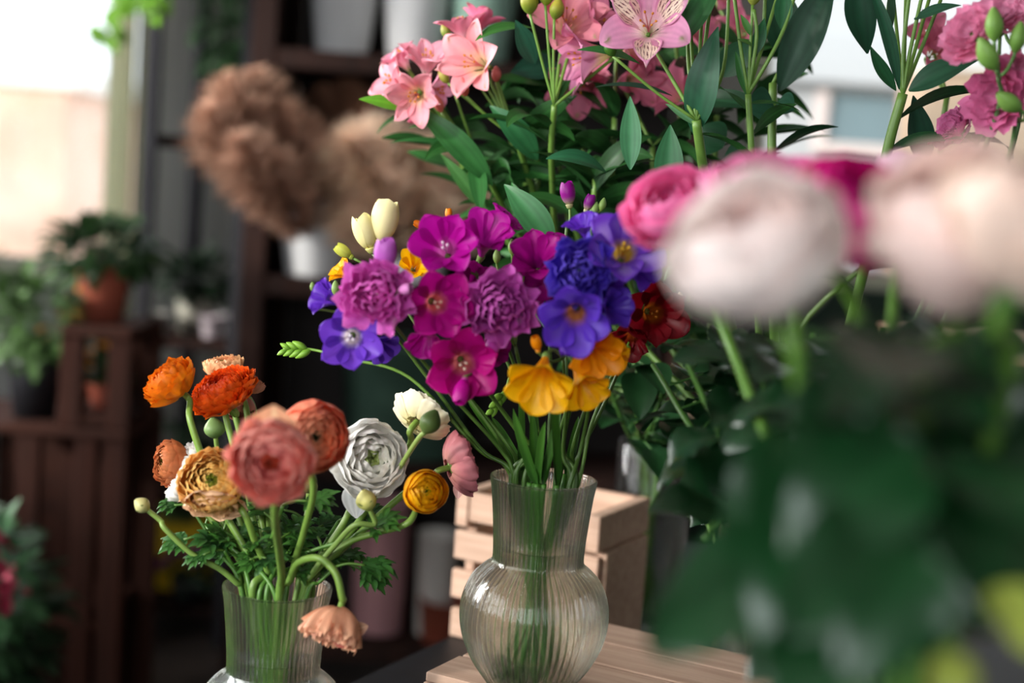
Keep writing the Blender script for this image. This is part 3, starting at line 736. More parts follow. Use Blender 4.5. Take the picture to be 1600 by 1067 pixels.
def abloom(t, at, rpx, face, a, b, seed, streak=None, opn=1.1, hi=False, stam=True, pointed=.25, Wd=1.0, L=1.5, roll=None):
    p = P(*at); R = rpx*at[2]/FPX; LL = R*L; base = p - face*LL*.55
    mb = MB(); nu, nv = (70, 60) if hi else (14, 11)
    funnel(mb, base, face, LL, R*opn, 6, R*Wd, acol(a, b, streak), seed, tube=.22, r0=.002, r1=R*.22, curl=.22, cup=.28, pointed=pointed, nu=nu, nv=nv, width_alt=.3, ruf=.09, roll=roll)
    f = obj('flower', mb, PETAL, t)
    if stam:
        mb = MB(); F = frame(face)
        for k in range(6):
            a_ = k*1.05; o = (Vector(F[0])*math.cos(a_)+Vector(F[1])*math.sin(a_)); tip = base+face*LL*(.62+.05*(k % 3))+o*R*.16
            mb.tube(crom([base+face*LL*.15, base+face*LL*.45+o*R*.06, tip], 4), .0005, c(222,150,150), seg=5)
            bud(mb, tip, (face+o*.5), .003, .0011, c(226,160,50), c(214,140,40))
        obj('stamens', mb, PETAL, f)
    return base
def alst(label, node, blooms, path, leaves, buds=(), V=None, rim=.208, lc=(c(36,82,36), c(46,98,42)), sr=.0026, tilt=None, leafL=.085, extra=None, seed=0, k=.7, up=()):
    V = V3 if V is None else V; rg = random.Random(seed)
    nd = P(*node); pth = [P(*q) for q in path]
    Rm = .026 if V is V3 else .042
    r = rest(V, (pth[-1] if pth else nd) - V, k, R=Rm, rim=rim, neck=rim*.5, nr=Rm*.2, br=Rm*.7)
    for q in r: pass
    r[-1].z = V.z + .016
    t = thing('alstroemeria', label, 'flower', r[-1])
    mb = MB(); q = stem_tube(mb, [nd] + pth + r, sr, sr*1.35, c(104,140,60), c(52,84,34), n=7)  # stem darkens downwards: shade among the leaves put into its colour
    for b in blooms:
        at, rpx, face, a, b2 = b[:5]; kw = b[5] if len(b) > 5 else {}
        j = abloom(t, at, rpx, face, a, b2, rg.randint(0, 999), **kw)
        mb.tube(crom([nd, nd.lerp(j, .55) - face*.004, j - face*.006, j + face*.002], 5), [.0016]*10+[.0018]*6, c(108,146,62), seg=6)
    for bx in buds:
        at, L, R, d, c0, c1 = bx; b = P(*at); m2 = MB(); bud(m2, b, d, L, R, c0, c1); obj('bud', m2, SHINY, t)
        mb.tube(crom([nd, nd.lerp(b, .5) - Vector(d)*.003, b], 5), .0013, c(108,146,62), seg=6)
    for u_ in up:
        pts = [nd] + [P(*z) for z in u_]; mb.tube(crom(pts, 6), .0016, c(104,142,62), seg=6)
    obj('stem', mb, STEM, t)
    for i in range(leaves):                                           # leaves round the node and down the stem
        kk = rg.random()**1.6; b = Vector(q[int(kk*len(q)*.45)]); a = rg.uniform(0, 2*PI)
        d = Vector((math.cos(a), .7*math.sin(a), rg.uniform(-.1, 1.1)))
        mb = MB(); blade(mb, b, d, Vector((0,0,1))*.8 - FW*rg.uniform(-.4, .8), leafL*rg.uniform(.7, 1.1), leafL*rg.uniform(.2, .28), lc[0]*rg.uniform(.7, 1.15), lc[1]*rg.uniform(.8, 1.2), droop=rg.uniform(.2, 1.1), fold=rg.uniform(.1, .4), twist=rg.uniform(-1.5, 1.5), nu=14, nv=9, rg=rg)
        obj('leaf', mb, LEAF, t)
    for ex in (extra or []):                                          # (base px, tip px, width px, normal, colour, droop, twist)
        b0, b1, wpx, nr, col, dr, tw = ex
        p0 = P(*b0); p1 = P(*b1); d = p1 - p0; L = d.length
        nrv = Vector(nr); dd = d.normalized(); n1 = (nrv - dd*nrv.dot(dd)).normalized(); h = dr*.42
        mb = MB(); blade(mb, p0, dd*math.cos(h) + n1*math.sin(h), n1*math.cos(h) - dd*math.sin(h), L*(1+dr*.05), wpx*b0[2]/FPX, col, col*1.12, droop=dr, fold=.22, twist=tw, nu=18, nv=11, rg=rg)
        obj('leaf', mb, LEAF, t)
    return t
DG = c(30,74,46); BG = c(52,110,54)
alst('pink alstroemeria, leftmost bloom cluster high over the cream freesia', (756,262,1.30), [
      ((612,128,1.27), 40, D(-.7,.3,.4), c(244,168,184), c(244,206,180)), ((648,150,1.25), 42, D(-.2,-.3,.9), c(244,164,176), c(248,206,170)), ((668,92,1.27), 40, D(.1,.7,.5), c(246,172,190), PKL), ((684,140,1.28), 28, D(.7,-.1,.4), c(236,160,190), PKL),
      ((625,90,1.28), 30, D(-.5,.7,.3), c(234,150,176), PKL)],
      [(790,330,1.34),(850,430,1.42),(940,600,1.5)], 9, [((690,175,1.27), .016, .005, D(-.3,.8,.2), c(224,130,120), c(232,150,140)),((712,150,1.27), .018, .0055, D(.1,.9,.2), c(226,150,130), c(232,120,130)),((660,185,1.28),.014,.004,D(-.8,-.2,.2),c(232,150,160),c(230,120,150))],
      extra=[((770,290,1.28),(650,160,1.26),42,(.1,-1,.5),BG,.5,.2), ((740,240,1.3),(612,212,1.28),22,(0,-.5,1),c(40,96,44),.4,0), ((735,215,1.29),(640,190,1.28),26,(0,-.5,1),c(48,100,44),.5,0), ((640,170,1.26),(562,152,1.25),26,(0,-1,.6),c(88,146,34),.3,0), ((760,330,1.3),(690,240,1.28),24,(.2,-1,.2),c(70,120,60),.2,.3)], seed=1, leafL=.075)
alst('pink alstroemeria with wide open yellow-hearted bloom, second cluster from the left', (806,215,1.27), [
      ((738,98,1.24), 55, D(-.6,.05,.75), c(244,166,174), c(248,204,170), dict(L=1.3)), ((722,40,1.26), 38, D(-.2,.9,.2), c(236,140,166), PKL), ((752,30,1.28), 32, D(.3,.9,0), c(226,126,158), PK)],
      [(830,290,1.32),(870,430,1.42),(950,600,1.5)], 10, [((728,150,1.25), .017, .0055, D(-.2,.8,.2), c(214,120,100), c(230,130,130)),((700,130,1.26),.015,.005,D(-.5,.8,.1),c(150,160,60),c(190,180,90)),((775,128,1.26),.014,.005,D(0,.9,.1),c(200,110,100),c(230,140,140)),((700,60,1.26),.014,.005,D(-.3,.9,.1),c(120,150,60),c(170,170,80))],
      extra=[((835,45,1.24),(742,52,1.22),36,(0,-.3,1),c(50,104,40),.5,.3), ((836,100,1.24),(806,32,1.22),34,(.3,-1,0),c(34,84,62),.1,.2), ((840,250,1.26),(770,162,1.24),40,(.2,-1,.3),c(44,104,60),.6,.3),
             ((750,330,1.25),(740,230,1.3),30,(.2,-1,.3),BG,.3,.3)], seed=2)
alst('coral-pink alstroemeria with yellow-green buds left of the spotted bloom', (866,165,1.22), [
      ((888,30,1.22), 58, D(.1,.25,.8), c(226,140,156), c(220,150,136)), ((910,90,1.22), 58, D(-.85,-.2,.35), c(232,150,190), c(240,214,150), dict(L=1.8, opn=.9)), ((935,32,1.23), 44, D(.6,.3,.4), c(210,120,150), c(226,190,150)), ((905,130,1.3), 50, D(-.2,-.6,.6), c(206,110,140), c(196,100,120))],
      [(862,260,1.26),(880,420,1.38),(960,600,1.5)], 9, [((828,22,1.2), .022, .0085, D(-.1,.9,.2), c(120,146,50), c(190,180,70)),((852,8,1.2), .022, .008, D(.1,.95,.1), c(130,150,50), c(206,196,90)),((866,30,1.2),.018,.007,D(.2,.9,.2),c(120,146,50),c(190,180,70))],
      extra=[((948,270,1.2),(858,236,1.18),38,(.1,-.6,1),c(34,90,58),.6,.3), ((812,325,1.2),(800,285,1.2),20,(.2,-1,.3),BG,.3,.3), ((866,385,1.16),(790,285,1.16),48,(.2,-1,.3),c(56,112,66),.4,.3), ((870,100,1.3),(800,110,1.28),44,(0,-1,.3),c(22,66,50),.3,.4)], seed=3, V=V4, rim=.24)
alst('mauve alstroemeria with dark-streaked open bloom, sharpest at the top of the picture', (1088,188,1.12), [
      ((1013,36,1.10), 68, D(-.1,.18,.95), c(222,150,186), c(238,200,206), dict(streak=c(96,20,52), hi=True, pointed=.15, Wd=1.1, L=1.3, roll=1.6)), ((1090,-70,1.14), 50, D(.2,.8,.3), c(214,130,170), PKL), ((1130,-90,1.14), 50, D(.5,.8,.3), c(214,130,170), PKL)],
      [(1100,270,1.14),(1125,420,1.18),(1165,620,1.24)], 5, [((958,88,1.11), .014, .0055, D(-.3,.9,.3), c(74,120,40), c(60,110,40))],
      extra=[((1000,100,1.12),(905,70,1.11),24,(0,-.6,1),c(40,92,40),.4,.3), ((1085,210,1.13),(1118,42,1.10),54,(-.3,-1,.1),c(32,84,56),.5,.3), ((1060,70,1.12),(1130,-45,1.12),40,(0,-1,.4),c(40,92,46),.4,.3),
             ((985,265,1.16),(985,150,1.16),34,(0,-1,.2),c(66,124,84),.2,.1), ((1042,310,1.12),(1048,195,1.12),46,(0,-1,.2),c(46,100,62),.2,.2), ((1050,150,1.16),(930,128,1.18),34,(0,-.2,1),c(18,50,34),.3,.2), ((1088,196,1.12),(1040,160,1.13),14,(0,-1,.4),c(80,124,84),.3,.0)],
      V=V4, rim=.24, seed=4, sr=.0038, up=[((1075,90,1.13),(1078,-40,1.14)), ((1100,80,1.14),(1120,-60,1.14)), ((1130,110,1.14),(1140,-40,1.15))])
alst('alstroemeria stem with many small shoots and no bloom in view, right of the streaked one', (1169,147,1.13), [
      ((1230,-60,1.14), 44, D(.2,.8,.2), PK, PKL)],
      [(1175,250,1.14),(1180,420,1.16),(1190,620,1.22)], 4, [((1176,8,1.12), .016, .006, D(.1,1,0), c(150,160,70), c(190,170,90)), ((1146,-10,1.12), .016, .006, D(.0,1,0), c(150,160,70), c(200,130,120))],
      extra=[((1172,55,1.12),(1158,22,1.12),12,(.2,-1,.2),c(74,128,60),.3,.1), ((1176,72,1.12),(1152,60,1.12),14,(0,-.6,1),c(70,110,50),.3,.1), ((1175,90,1.13),(1196,28,1.13),22,(.2,-1,.1),c(46,100,62),.3,.2), ((1220,45,1.12),(1226,-20,1.12),30,(.2,-1,.1),c(46,100,62),.3,.2), ((1168,150,1.13),(1150,80,1.13),18,(0,-1,.2),c(52,104,50),.3,.1)],
      V=V4, rim=.24, seed=5, sr=.0026, leafL=.05, up=[((1182,60,1.12),(1178,15,1.12)), ((1200,95,1.12),(1225,45,1.12),(1244,-15,1.12)), ((1158,80,1.13),(1148,0,1.13)), ((1190,70,1.14),(1196,-10,1.14))])
alst('thick dark green alstroemeria stem behind, with a wide leaf up to the right', (1208,130,1.2), [
      ((1268,-20,1.2), 40, D(.1,.7,.2), c(214,120,150), PK)],
      [(1206,240,1.2),(1206,420,1.22),(1210,620,1.25)], 3, [], lc=(c(24,62,38), c(30,74,44)),
      extra=[((1218,142,1.2),(1306,-50,1.18),62,(-.1,-1,.2),c(26,66,44),.35,.3), ((1210,170,1.19),(1168,166,1.18),64,(0,-1,.5),c(36,84,60),.5,.1), ((1212,165,1.19),(1240,170,1.18),50,(0,-1,.5),c(36,84,60),.8,.1), ((1170,245,1.2),(1130,250,1.2),50,(0,-1,.3),c(24,62,40),.3,.2), ((1210,205,1.2),(1290,200,1.2),22,(0,-.4,1),c(30,74,44),.3,.2), ((1225,90,1.2),(1215,-30,1.2),60,(0,-1,.2),c(24,66,40),.3,.4), ((1130,120,1.22),(1170,60,1.22),50,(0,-1,.2),c(30,70,44),.3,.4), ((1130,230,1.24),(1090,200,1.24),60,(0,-1,.2),c(26,66,40),.3,.4)],
      V=V4, rim=.24, seed=6, sr=.0036)
alst('alstroemeria with pale green stem forking into twisted leaves against the light background', (1411,146,1.12), [
      ((1420,-80,1.15), 50, D(0,.8,.2), PK, PKL), ((1380,-70,1.15), 44, D(-.3,.8,.2), c(206,160,206), PKL), ((1475,-60,1.15), 44, D(.3,.8,.2), PK, PKL)],
      [(1386,238,1.13),(1350,420,1.16),(1290,640,1.22)], 2, [], lc=(c(38,88,52), c(44,100,56)),
      extra=[((1400,142,1.12),(1355,72,1.12),26,(.5,-1,.2),c(34,84,50),-.3,.2), ((1355,84,1.12),(1335,-60,1.11),52,(.6,-1,.1),c(24,66,44),-.4,.9), ((1405,140,1.12),(1360,-40,1.11),24,(.3,-1,.1),c(36,84,58),.3,.2), ((1420,142,1.12),(1528,88,1.10),48,(.0,-1,.7),c(36,78,54),.4,.3), ((1428,30,1.12),(1500,5,1.1),26,(0,-1,.8),c(36,78,54),.3,.2), ((1445,260,1.17),(1428,150,1.15),44,(.1,-1,.1),c(20,58,40),.1,.1), ((1388,60,1.14),(1394,-40,1.14),16,(.4,-1,.1),c(50,84,60),.1,.1)],
      V=V4, rim=.24, seed=7, sr=.0040, up=[((1412,70,1.12),(1425,-40,1.12)), ((1422,80,1.12),(1450,-50,1.12)), ((1430,100,1.14),(1470,0,1.14)), ((1385,60,1.14),(1395,-40,1.14))], k=.3)
# further stems filling the back of the bunch
BL = [(705,215,1.38,760,330), (780,160,1.36,840,330), (840,250,1.34,850,380), (915,215,1.34,900,360), (960,185,1.30,960,340), (1020,230,1.30,1020,380), (1060,120,1.32,1070,360), (1120,180,1.30,1110,360), (930,280,1.26,925,420), (1165,90,1.35,1170,330),(890,120,1.36,880,300),(1480,150,1.25,1440,330)]
LB = ['behind the leftmost pink cluster', 'under the open yellow-hearted bloom', 'over the magenta freesias', 'behind the standing magenta buds', 'left of the streaked mauve bloom', 'directly under the streaked mauve bloom',
      'right behind the streaked mauve bloom', 'between the two pale stems', 'low behind the blue freesia', 'behind the small shoots', 'behind the coral-pink bloom', 'behind the pink carnations at the right']
for i, (x, y, d, x2, y2) in enumerate(BL):
    vv = V3 if i < 5 else V4
    pk = [((x + random.uniform(-40, 40), y - random.uniform(40, 110), d), random.uniform(30, 44), D(random.uniform(-.8, .8), random.uniform(-.2, .9), .5), c(214,118,146)*random.uniform(.8, 1.1), c(214,130,130), dict(stam=False)) for _ in range(2)] if i in (4, 6, 9, 10, 11, 5) else []
    alst('leafy dark alstroemeria stem ' + LB[i], (x, y, d), pk, [(x2, y2, d+.02), ((x2+1050)/2, 520, d+.08)], 19 if i != 11 else 6, [], V=vv, rim=.208 if vv is V3 else .24, seed=40+i, leafL=.085, lc=(c(30,68,32), c(44,92,40)), sr=.0026)

# ------------------------------------------------------------------ carnations at the right
random.seed(51)
def carnation(label, heads, path, node, seed=0, leaves=()):
    pth = [P(*q) for q in path]; nd = P(*node)
    o = (pth[-1] - V4); r = rest(V4, o, .9, R=.04, rim=.24, neck=.12, nr=.01, br=.03); r[-1].z = V4.z + .016
    t = thing('carnation', label, 'flower', r[-1]); mb = MB(); stem_tube(mb, [nd] + pth + r, .0016, .0024, c(84,124,70), c(80,120,66))
    for i, (kind, at, rpx, face, col) in enumerate(heads):
        p = P(*at); R = rpx*at[2]/FPX
        if kind == 'h':
            m2 = MB(); j = layered(m2, p, face, R, 5, 5, 95, 125, .35, sh(col, col*.72, col*1.12), seed*9+i, sq=.75, lip=.2, ruf=.13, sawt=.12, loose=.3, halfk=1.2, nv=13, nu=10); f = obj('petals', m2, PETAL, t)
            m3 = MB(); bud(m3, j - face*R*.9, face, R*1.35, R*.30, c(106,148,62), c(96,138,60)); obj('calyx', m3, LEAF, f); j = j - face*R*.9
        else:
            m2 = MB(); bud(m2, p - face*R*1.1, face, R*2.4, R*.72, c(116,160,70), c(128,168,80)); obj('bud', m2, LEAF, t); j = p - face*R*1.1
        mb.tube(crom([nd, nd.lerp(j, .6) - face*.006, j - face*.003, j + face*.001], 5), .0013, c(96,138,72), seg=6)
    obj('stem', mb, STEM, t)
    for (b0, b1, w_) in leaves:
        m2 = MB(); p0 = P(*b0); blade(m2, p0, P(*b1)-p0, UP - FW, (P(*b1)-p0).length, w_*b0[2]/FPX, c(44,92,66), c(60,110,80), droop=.4, fold=.5, nu=12); obj('leaf', m2, LEAF, t)
carnation('pink carnation spray at the upper right with fat green buds between the blooms', [
    ('h', (1512,48,1.0), 40, D(-.6,.25,.5), c(240,150,186)), ('h', (1565,18,1.02), 34, D(-.2,.5,.7), c(242,156,190)), ('b', (1553,40,.98), 22, D(-.1,1,.2), None), ('b', (1544,86,.97), 24, D(-.55,.85,.3), None), ('b', (1590,60,.98), 20, D(.1,.9,.3), None)],
    [(1560,170,1.02),(1500,330,1.08),(1400,560,1.15)], (1560,120,1.0), seed=1)
carnation('deep pink carnation drooping at the right edge below the spray', [
    ('h', (1552,150,1.02), 44, D(-.65,-.1,.5), c(230,124,172)), ('h', (1597,110,1.02), 30, D(.2,.2,.7), c(234,136,172)), ('b', (1578,160,.99), 22, D(-.7,.4,.3), None)],
    [(1570,260,1.04),(1500,380,1.08),(1410,580,1.15)], (1588,190,1.02), seed=2)
carnation('small sharp pink carnation low at the right, just over the pale roses', [
    ('h', (1486,196,1.12), 30, D(-.7,.35,.35), c(222,122,172)), ('b', (1543,176,1.1), 9, D(.1,1,.1), None)],
    [(1530,300,1.12),(1480,420,1.14),(1390,600,1.18)], (1522,230,1.12), seed=3, leaves=[((1520,225,1.12),(1490,205,1.10),10), ((1520,190,1.1),(1590,178,1.08),14)])
carnation('bright pink carnation cut by the top right corner', [
    ('h', (1592,8,1.06), 30, D(.1,.4,.8), c(236,112,150))],
    [(1590,200,1.08),(1520,400,1.1),(1420,600,1.16)], (1592,80,1.06), seed=4)

def px_of(p):
    q = Vector(p) - CAM; d = q.dot(FW); return 800 + q.dot(RT)/d*FPX, 533.5 - q.dot(UP)/d*FPX
def growing(rg, b, lo, hi, ymin=430, xmin=1060, reach=.09):
    """a direction for a leaf stalk that does not crowd the neighbouring bouquet or the blooms"""
    for _ in range(60):
        an = rg.uniform(0, 6.28); d = Vector((math.cos(an), math.sin(an)*.7, rg.uniform(lo, hi))).normalized()
        x, y = px_of(Vector(b) + d*reach); w = .03/max(.2, (Vector(b)+d*reach-CAM).dot(FW))*FPX
        if x - w > xmin and y - w > ymin and (Vector(b)+d*reach).y > .36: return d
    return None
# ------------------------------------------------------------------ roses close to the lens
random.seed(61)
def bucket(name, label, loc, r0, r1, h, mat, rimh=.006, col=(1,1,1), handle=False):
    t = thing(name, label, 'bucket', loc); x, y, z = loc
    p = [(.0005,0),(r0-.002,0),(r0,.002),(r1,h-.004),(r1+.003,h-.004),(r1+.003,h),(r1-.003,h),(r0-.004,.006),(.0005,.006)]
    mb = MB(); mb.lathe([(a, b+z) for a, b in p], x, y, 48, col); obj('bucket_body', mb, mat, t)
    if handle:
        mb = MB(); pts = [Vector((x+(r1+.004)*math.cos(a), y-(r1+.004)*.55*math.sin(a)-.0, z+h-.02-.1*math.sin(a)*r1*3)) for a in np.linspace(0, PI, 16)]
        mb.tube(pts, .0025, c(150,150,150), seg=6); obj('handle', mb, METAL, t)
    return t
bucket('flower_bucket', 'black bucket holding the pale roses closest to the viewer', V5, .06, .085, .155, BLACKPL)
ROS = c(250,226,220); ROSL = c(253,242,238)
def rleaf(parent, base, d, nrm, L, seed, col=None, w=.72, droop=.5):
    """toothed oval rose leaflet with raised veins"""
    rg = random.Random(seed); col = (c(34,74,50) if col is None else col)*.68
    mb = MB(); blade(mb, base, d, nrm, L, L*w, col, col*1.05, droop=droop, fold=.2, shape='ovate', nu=25, nv=11, rg=rg, serr=.025, wave=.06); return obj('leaf', mb, ROSELEAF, parent)
def rose(label, at, rpx, face, a, b, path, leaves=(), seed=0, sq=.95, layers=8, edge=None, th_out=98, R_in=.28, k=.8, sr=.0032, nleaf=0, lcol=None, npet=5, bot=None):
    cen = P(*at); R = rpx*at[2]/FPX; pth = [P(*q) for q in path]; V = V5 if bot is None else bot
    o = (pth[-1] - V); r = rest(V, o, k, R=.055, rim=.155 if V is V5 else .24, neck=.07, nr=.02, br=.04); r[-1].z = V.z + .012
    t = thing('rose', label, 'rose', r[-1]); mb = MB()
    j = layered(mb, cen, face, R, layers, npet, th_out, 158, R_in, sh(a, b, edge, e=.2), seed, sq=sq, lip=.2, ruf=.035, halfk=1.5, loose=.06, nu=12, nv=13, th0=14)
    obj('petals', mb, PETAL, t); calyx(t, j - face*.003, face, R*.8, 5, c(70,110,48), .15, seed)
    m2 = MB(); bud(m2, j - face*.012, face, .018, .006, c(80,124,52), c(80,124,52)); obj('hip', m2, LEAF, t)
    mb = MB(); q = stem_tube(mb, [j + face*R*.05, j - face*R*.5] + pth + r, sr, sr*1.2, c(92,134,46), c(70,110,44)); obj('stem', mb, STEM, t)
    rg = random.Random(seed)
    for (b0, b1, nr) in leaves:
        p0 = P(*b0); dv = P(*b1) - p0; rleaf(t, p0, dv, Vector(nr), dv.length, rg.randint(0, 999), (c(30,78,40) if lcol is None else lcol)*rg.uniform(.75, 1.2))
    for i in range(nleaf):
        b = Vector(q[int(len(q)*rg.uniform(.1, .6))]); d = growing(rg, b, -.2, .6)
        if d is None: continue
        m2 = MB(); m2.tube(crom([b, b + d*.02, b + d*.045 + Vector((0,0,.004))], 4), .001, c(60,100,44), seg=5); obj('leaf_stalk', m2, STEM, t)
        tip = b + d*.045 + Vector((0,0,.004)); s = d.cross(Vector((0,0,1))).normalized()
        for q_, (dd, L) in enumerate([(d, .05), (d*.4 + s, .042), (d*.4 - s, .042)]):
            rleaf(t, tip - d*(.0 if q_ == 0 else .014), dd, Vector((0,-.35,1)), L*rg.uniform(.85, 1.15), rg.randint(0, 999), (c(26,70,36) if lcol is None else lcol)*rg.uniform(.6, 1.2), droop=rg.uniform(.3, .9))
    return t
rose('pale blush rose, large and out of focus, left one of the two in front', (1176,378,.52), 129, D(-.35,.72,.5), ROSL, ROS, [(1245,560,.54),(1270,760,.56),(1310,980,.56)], seed=71, sq=1.02,
     leaves=[((1300,700,.56),(1150,860,.52),(0,-.9,1)), ((1290,640,.62),(1400,560,.60),(0,-1,.6))], nleaf=2)
rose('pale blush rose filling the right edge, large and out of focus', (1510,345,.50), 136, D(-.1,.75,.5), c(250,226,218), c(240,204,194), [(1455,560,.52),(1430,780,.54),(1400,980,.55)], seed=72, sq=1.15, th_out=104,
     leaves=[((1440,700,.53),(1250,1010,.44),(0,-.7,1)), ((1440,620,.54),(1300,880,.46),(.2,-.9,.6))], nleaf=2)
rose('peach-tinged pale rose cut by the right edge, nearest the lens', (1630,335,.47), 140, D(.25,.85,.3), c(250,224,208), c(238,200,184), [(1580,560,.5),(1520,780,.52),(1440,980,.54)], seed=73, sq=.95,
     leaves=[((1540,680,.52),(1570,900,.45),(0,-.8,1))], nleaf=1)
rose('hot pink rose behind the pale ones, above the violet freesia', (1045,322,.86), 68, D(-.35,.55,.6), c(252,130,190), c(246,100,172), [(1090,420,.88),(1150,560,.86),(1260,850,.66),(1300,1000,.6)], seed=74, nleaf=2, edge=c(250,150,196), bot=None)
rose('hot pink rose at the top behind the left pale one', (1200,296,.72), 90, D(.0,.85,.4), c(252,140,200), c(248,100,182), [(1240,480,.74),(1270,700,.66),(1300,1000,.6)], seed=75, nleaf=3, edge=c(252,170,208))
rose('vivid magenta-pink rose squeezed between the two pale roses', (1345,326,.62), 96, D(.15,.5,.7), c(244,40,160), c(214,14,130), [(1350,520,.66),(1340,740,.62),(1330,1000,.58)], seed=76, nleaf=2)
rose('pale lilac-pink rose bud tip above the gap between the pale roses', (1410,262,.80), 34, D(.1,.9,.2), c(232,190,204), c(224,170,190), [(1400,420,.78),(1380,700,.68),(1340,1000,.6)], seed=77, nleaf=3, layers=5, sq=1.2, th_out=120)
# leafy cut branches low in front and dark ones behind, added to darken the gap
def branch(label, path, leaves, seed, V=None, nleaf=0, lcol=None, rim=.155, L0=.055):
    pth = [P(*q) for q in path]; V = V5 if V is None else V
    r = rest(V, pth[-1]-V, .8, R=.055 if V is V5 else .04, rim=rim, neck=rim*.5, nr=.01, br=.03); r[-1].z = V.z + .015
    t = thing('rose_foliage_branch', label, 'leafy branch', r[-1]); mb = MB(); q = stem_tube(mb, pth + r, .002, .003, c(70,112,44), c(64,100,40)); obj('stem', mb, STEM, t)
    rg = random.Random(seed); lc = c(28,74,38) if lcol is None else lcol
    for (b0, b1, nr) in leaves:
        p0 = P(*b0); dv = P(*b1) - p0; rleaf(t, p0, dv, Vector(nr), dv.length, rg.randint(0, 999), lc*rg.uniform(.8, 1.2), droop=.35)
    for i in range(nleaf):
        b = Vector(q[int(len(q)*rg.uniform(0, .62))]); d = growing(rg, b, -.3, .6, xmin=1000 if pth[0].y > .9 else 1085)
        if d is None: continue
        m2 = MB(); m2.tube(crom([b, b + d*.02, b + d*.04], 4), .001, c(60,100,44), seg=5); obj('leaf_stalk', m2, STEM, t)
        tip = b + d*.04; s = d.cross(Vector((0,0,1))).normalized()
        for q_, dd in enumerate((d, d*.4 + s, d*.4 - s)):
            rleaf(t, tip - d*(0 if q_ == 0 else .012), dd, Vector((0,-.35,1)), L0*rg.uniform(.7, 1.1), rg.randint(0, 999), lc*rg.uniform(.5, 1.2), droop=rg.uniform(.3, .9))
    return t
branch('leafy rose branch lowest in front, its biggest leaf pointing left', [(1240,860,.50),(1290,980,.52)], [((1260,880,.52),(1018,975,.49),(-.2,-.7,1)), ((1230,760,.55),(1190,960,.52),(-.3,-1,.4)), ((1290,980,.44),(1200,1080,.42),(0,-.6,1))], 81, nleaf=1)
branch('leafy rose branch in front with broad leaves in the middle of the dark mass', [(1330,720,.50),(1340,900,.52)], [((1440,700,.46),(1230,840,.44),(.1,-.8,.8)), ((1420,820,.45),(1240,960,.42),(0,-.6,1)), ((1440,860,.42),(1330,1060,.40),(.1,-.8,.7)), ((1330,640,.52),(1420,800,.48),(.3,-1,.4)), ((1250,700,.54),(1430,690,.50),(0,-.8,.9))], 82, nleaf=2)
branch('leafy rose branch at the lower right edge with yellow-green leaves', [(1540,820,.50),(1500,960,.52)], [((1560,915,.45),(1625,1010,.43),(.1,-1,.5)), ((1500,1020,.43),(1470,1110,.42),(0,-.8,.8))], 83, lcol=c(190,205,90))
branch('leafy rose branch at the right edge behind the yellow-green one', [(1540,620,.54),(1500,820,.54)], [((1540,760,.50),(1420,900,.48),(0,-.8,.9)), ((1580,700,.52),(1500,560,.52),(0,-1,.4))], 84, nleaf=3)
SH = [(1020,570,1.06,'under the dark red freesia'), (1070,560,.98,'right of the dark red freesia'), (1130,620,.92,'below the left pale rose'), (1060,700,1.0,'over the tall glass vase'), (1190,560,.84,'just under the left pale rose'),
      (1250,640,.80,'in the middle of the dark gap'), (1330,560,.78,'below the vivid pink rose'), (1400,600,.74,'below the right pale rose'), (1480,560,.78,'under the right-edge roses'), (1560,600,.72,'far right under the roses'), (1160,760,.86,'right of the tall vase mouth'), (1270,520,.95,'behind the gap between the roses'), (1450,680,.9,'deep behind the broad leaves'), (1100,840,.84,'low, right of the tall vase'), (1140,520,.98,'left part of the shade under the pale roses'), (1380,510,.9,'shade right below the two pale roses'), (1500,520,.95,'shade below the right-edge roses'), (1230,530,1.08,'farthest back under the left pale rose')]
for i, (x, y, d, w_) in enumerate(SH):
    branch('dark leafy rose branch ' + w_, [(x, y, d), (x*.6+1250*.4, y*.5+420, d*.6+.36)], [], 90+i, V=V5 if d < .9 else V4, rim=.155 if d < .9 else .24, nleaf=9, lcol=c(26,66,34), L0=.058)

for i, (x, y, d, x2, y2, w_) in enumerate([(990,560,1.30,1000,680,'behind the dark red freesia, rising from the tall vase'), (1040,600,1.34,1010,690,'right over the mouth of the tall vase'), (950,600,1.38,990,690,'low behind the golden freesias')]):  # dark leaves added to shade the sunlit stems over the tall vase
    pth = [P(x, y, d), P(x2, y2, d+.06)]; r = rest(V3, pth[-1]-V3, .6, R=.026, rim=.208, neck=.1, nr=.005, br=.018); r[-1].z = V3.z+.016
    t = thing('rose_foliage_branch', 'dark leafy branch ' + w_, 'leafy branch', r[-1]); mb = MB(); q = stem_tube(mb, pth + r, .0018, .0026, c(60,100,40), c(54,88,36)); obj('stem', mb, STEM, t)
    rg = random.Random(400+i)
    for k in range(26):
        b = Vector(q[int(rg.random()*12)]); an = rg.uniform(0, 6.28); dd = Vector((math.cos(an), math.sin(an)*.7, rg.uniform(-.4, .7))).normalized()
        if px_of(b + dd*.07)[0] < 940: continue
        m2 = MB(); m2.tube([b, b+dd*.012, b+dd*.024], .0009, c(60,100,44), seg=5); blade(m2, b+dd*.023, dd, Vector((0,-.35,1)), .05*rg.uniform(.7,1.1), .033, c(22,56,28)*rg.uniform(.6,1.2), c(26,62,30), droop=.6, shape='ovate', rg=rg)
        obj('leaf', m2, LEAF, t)

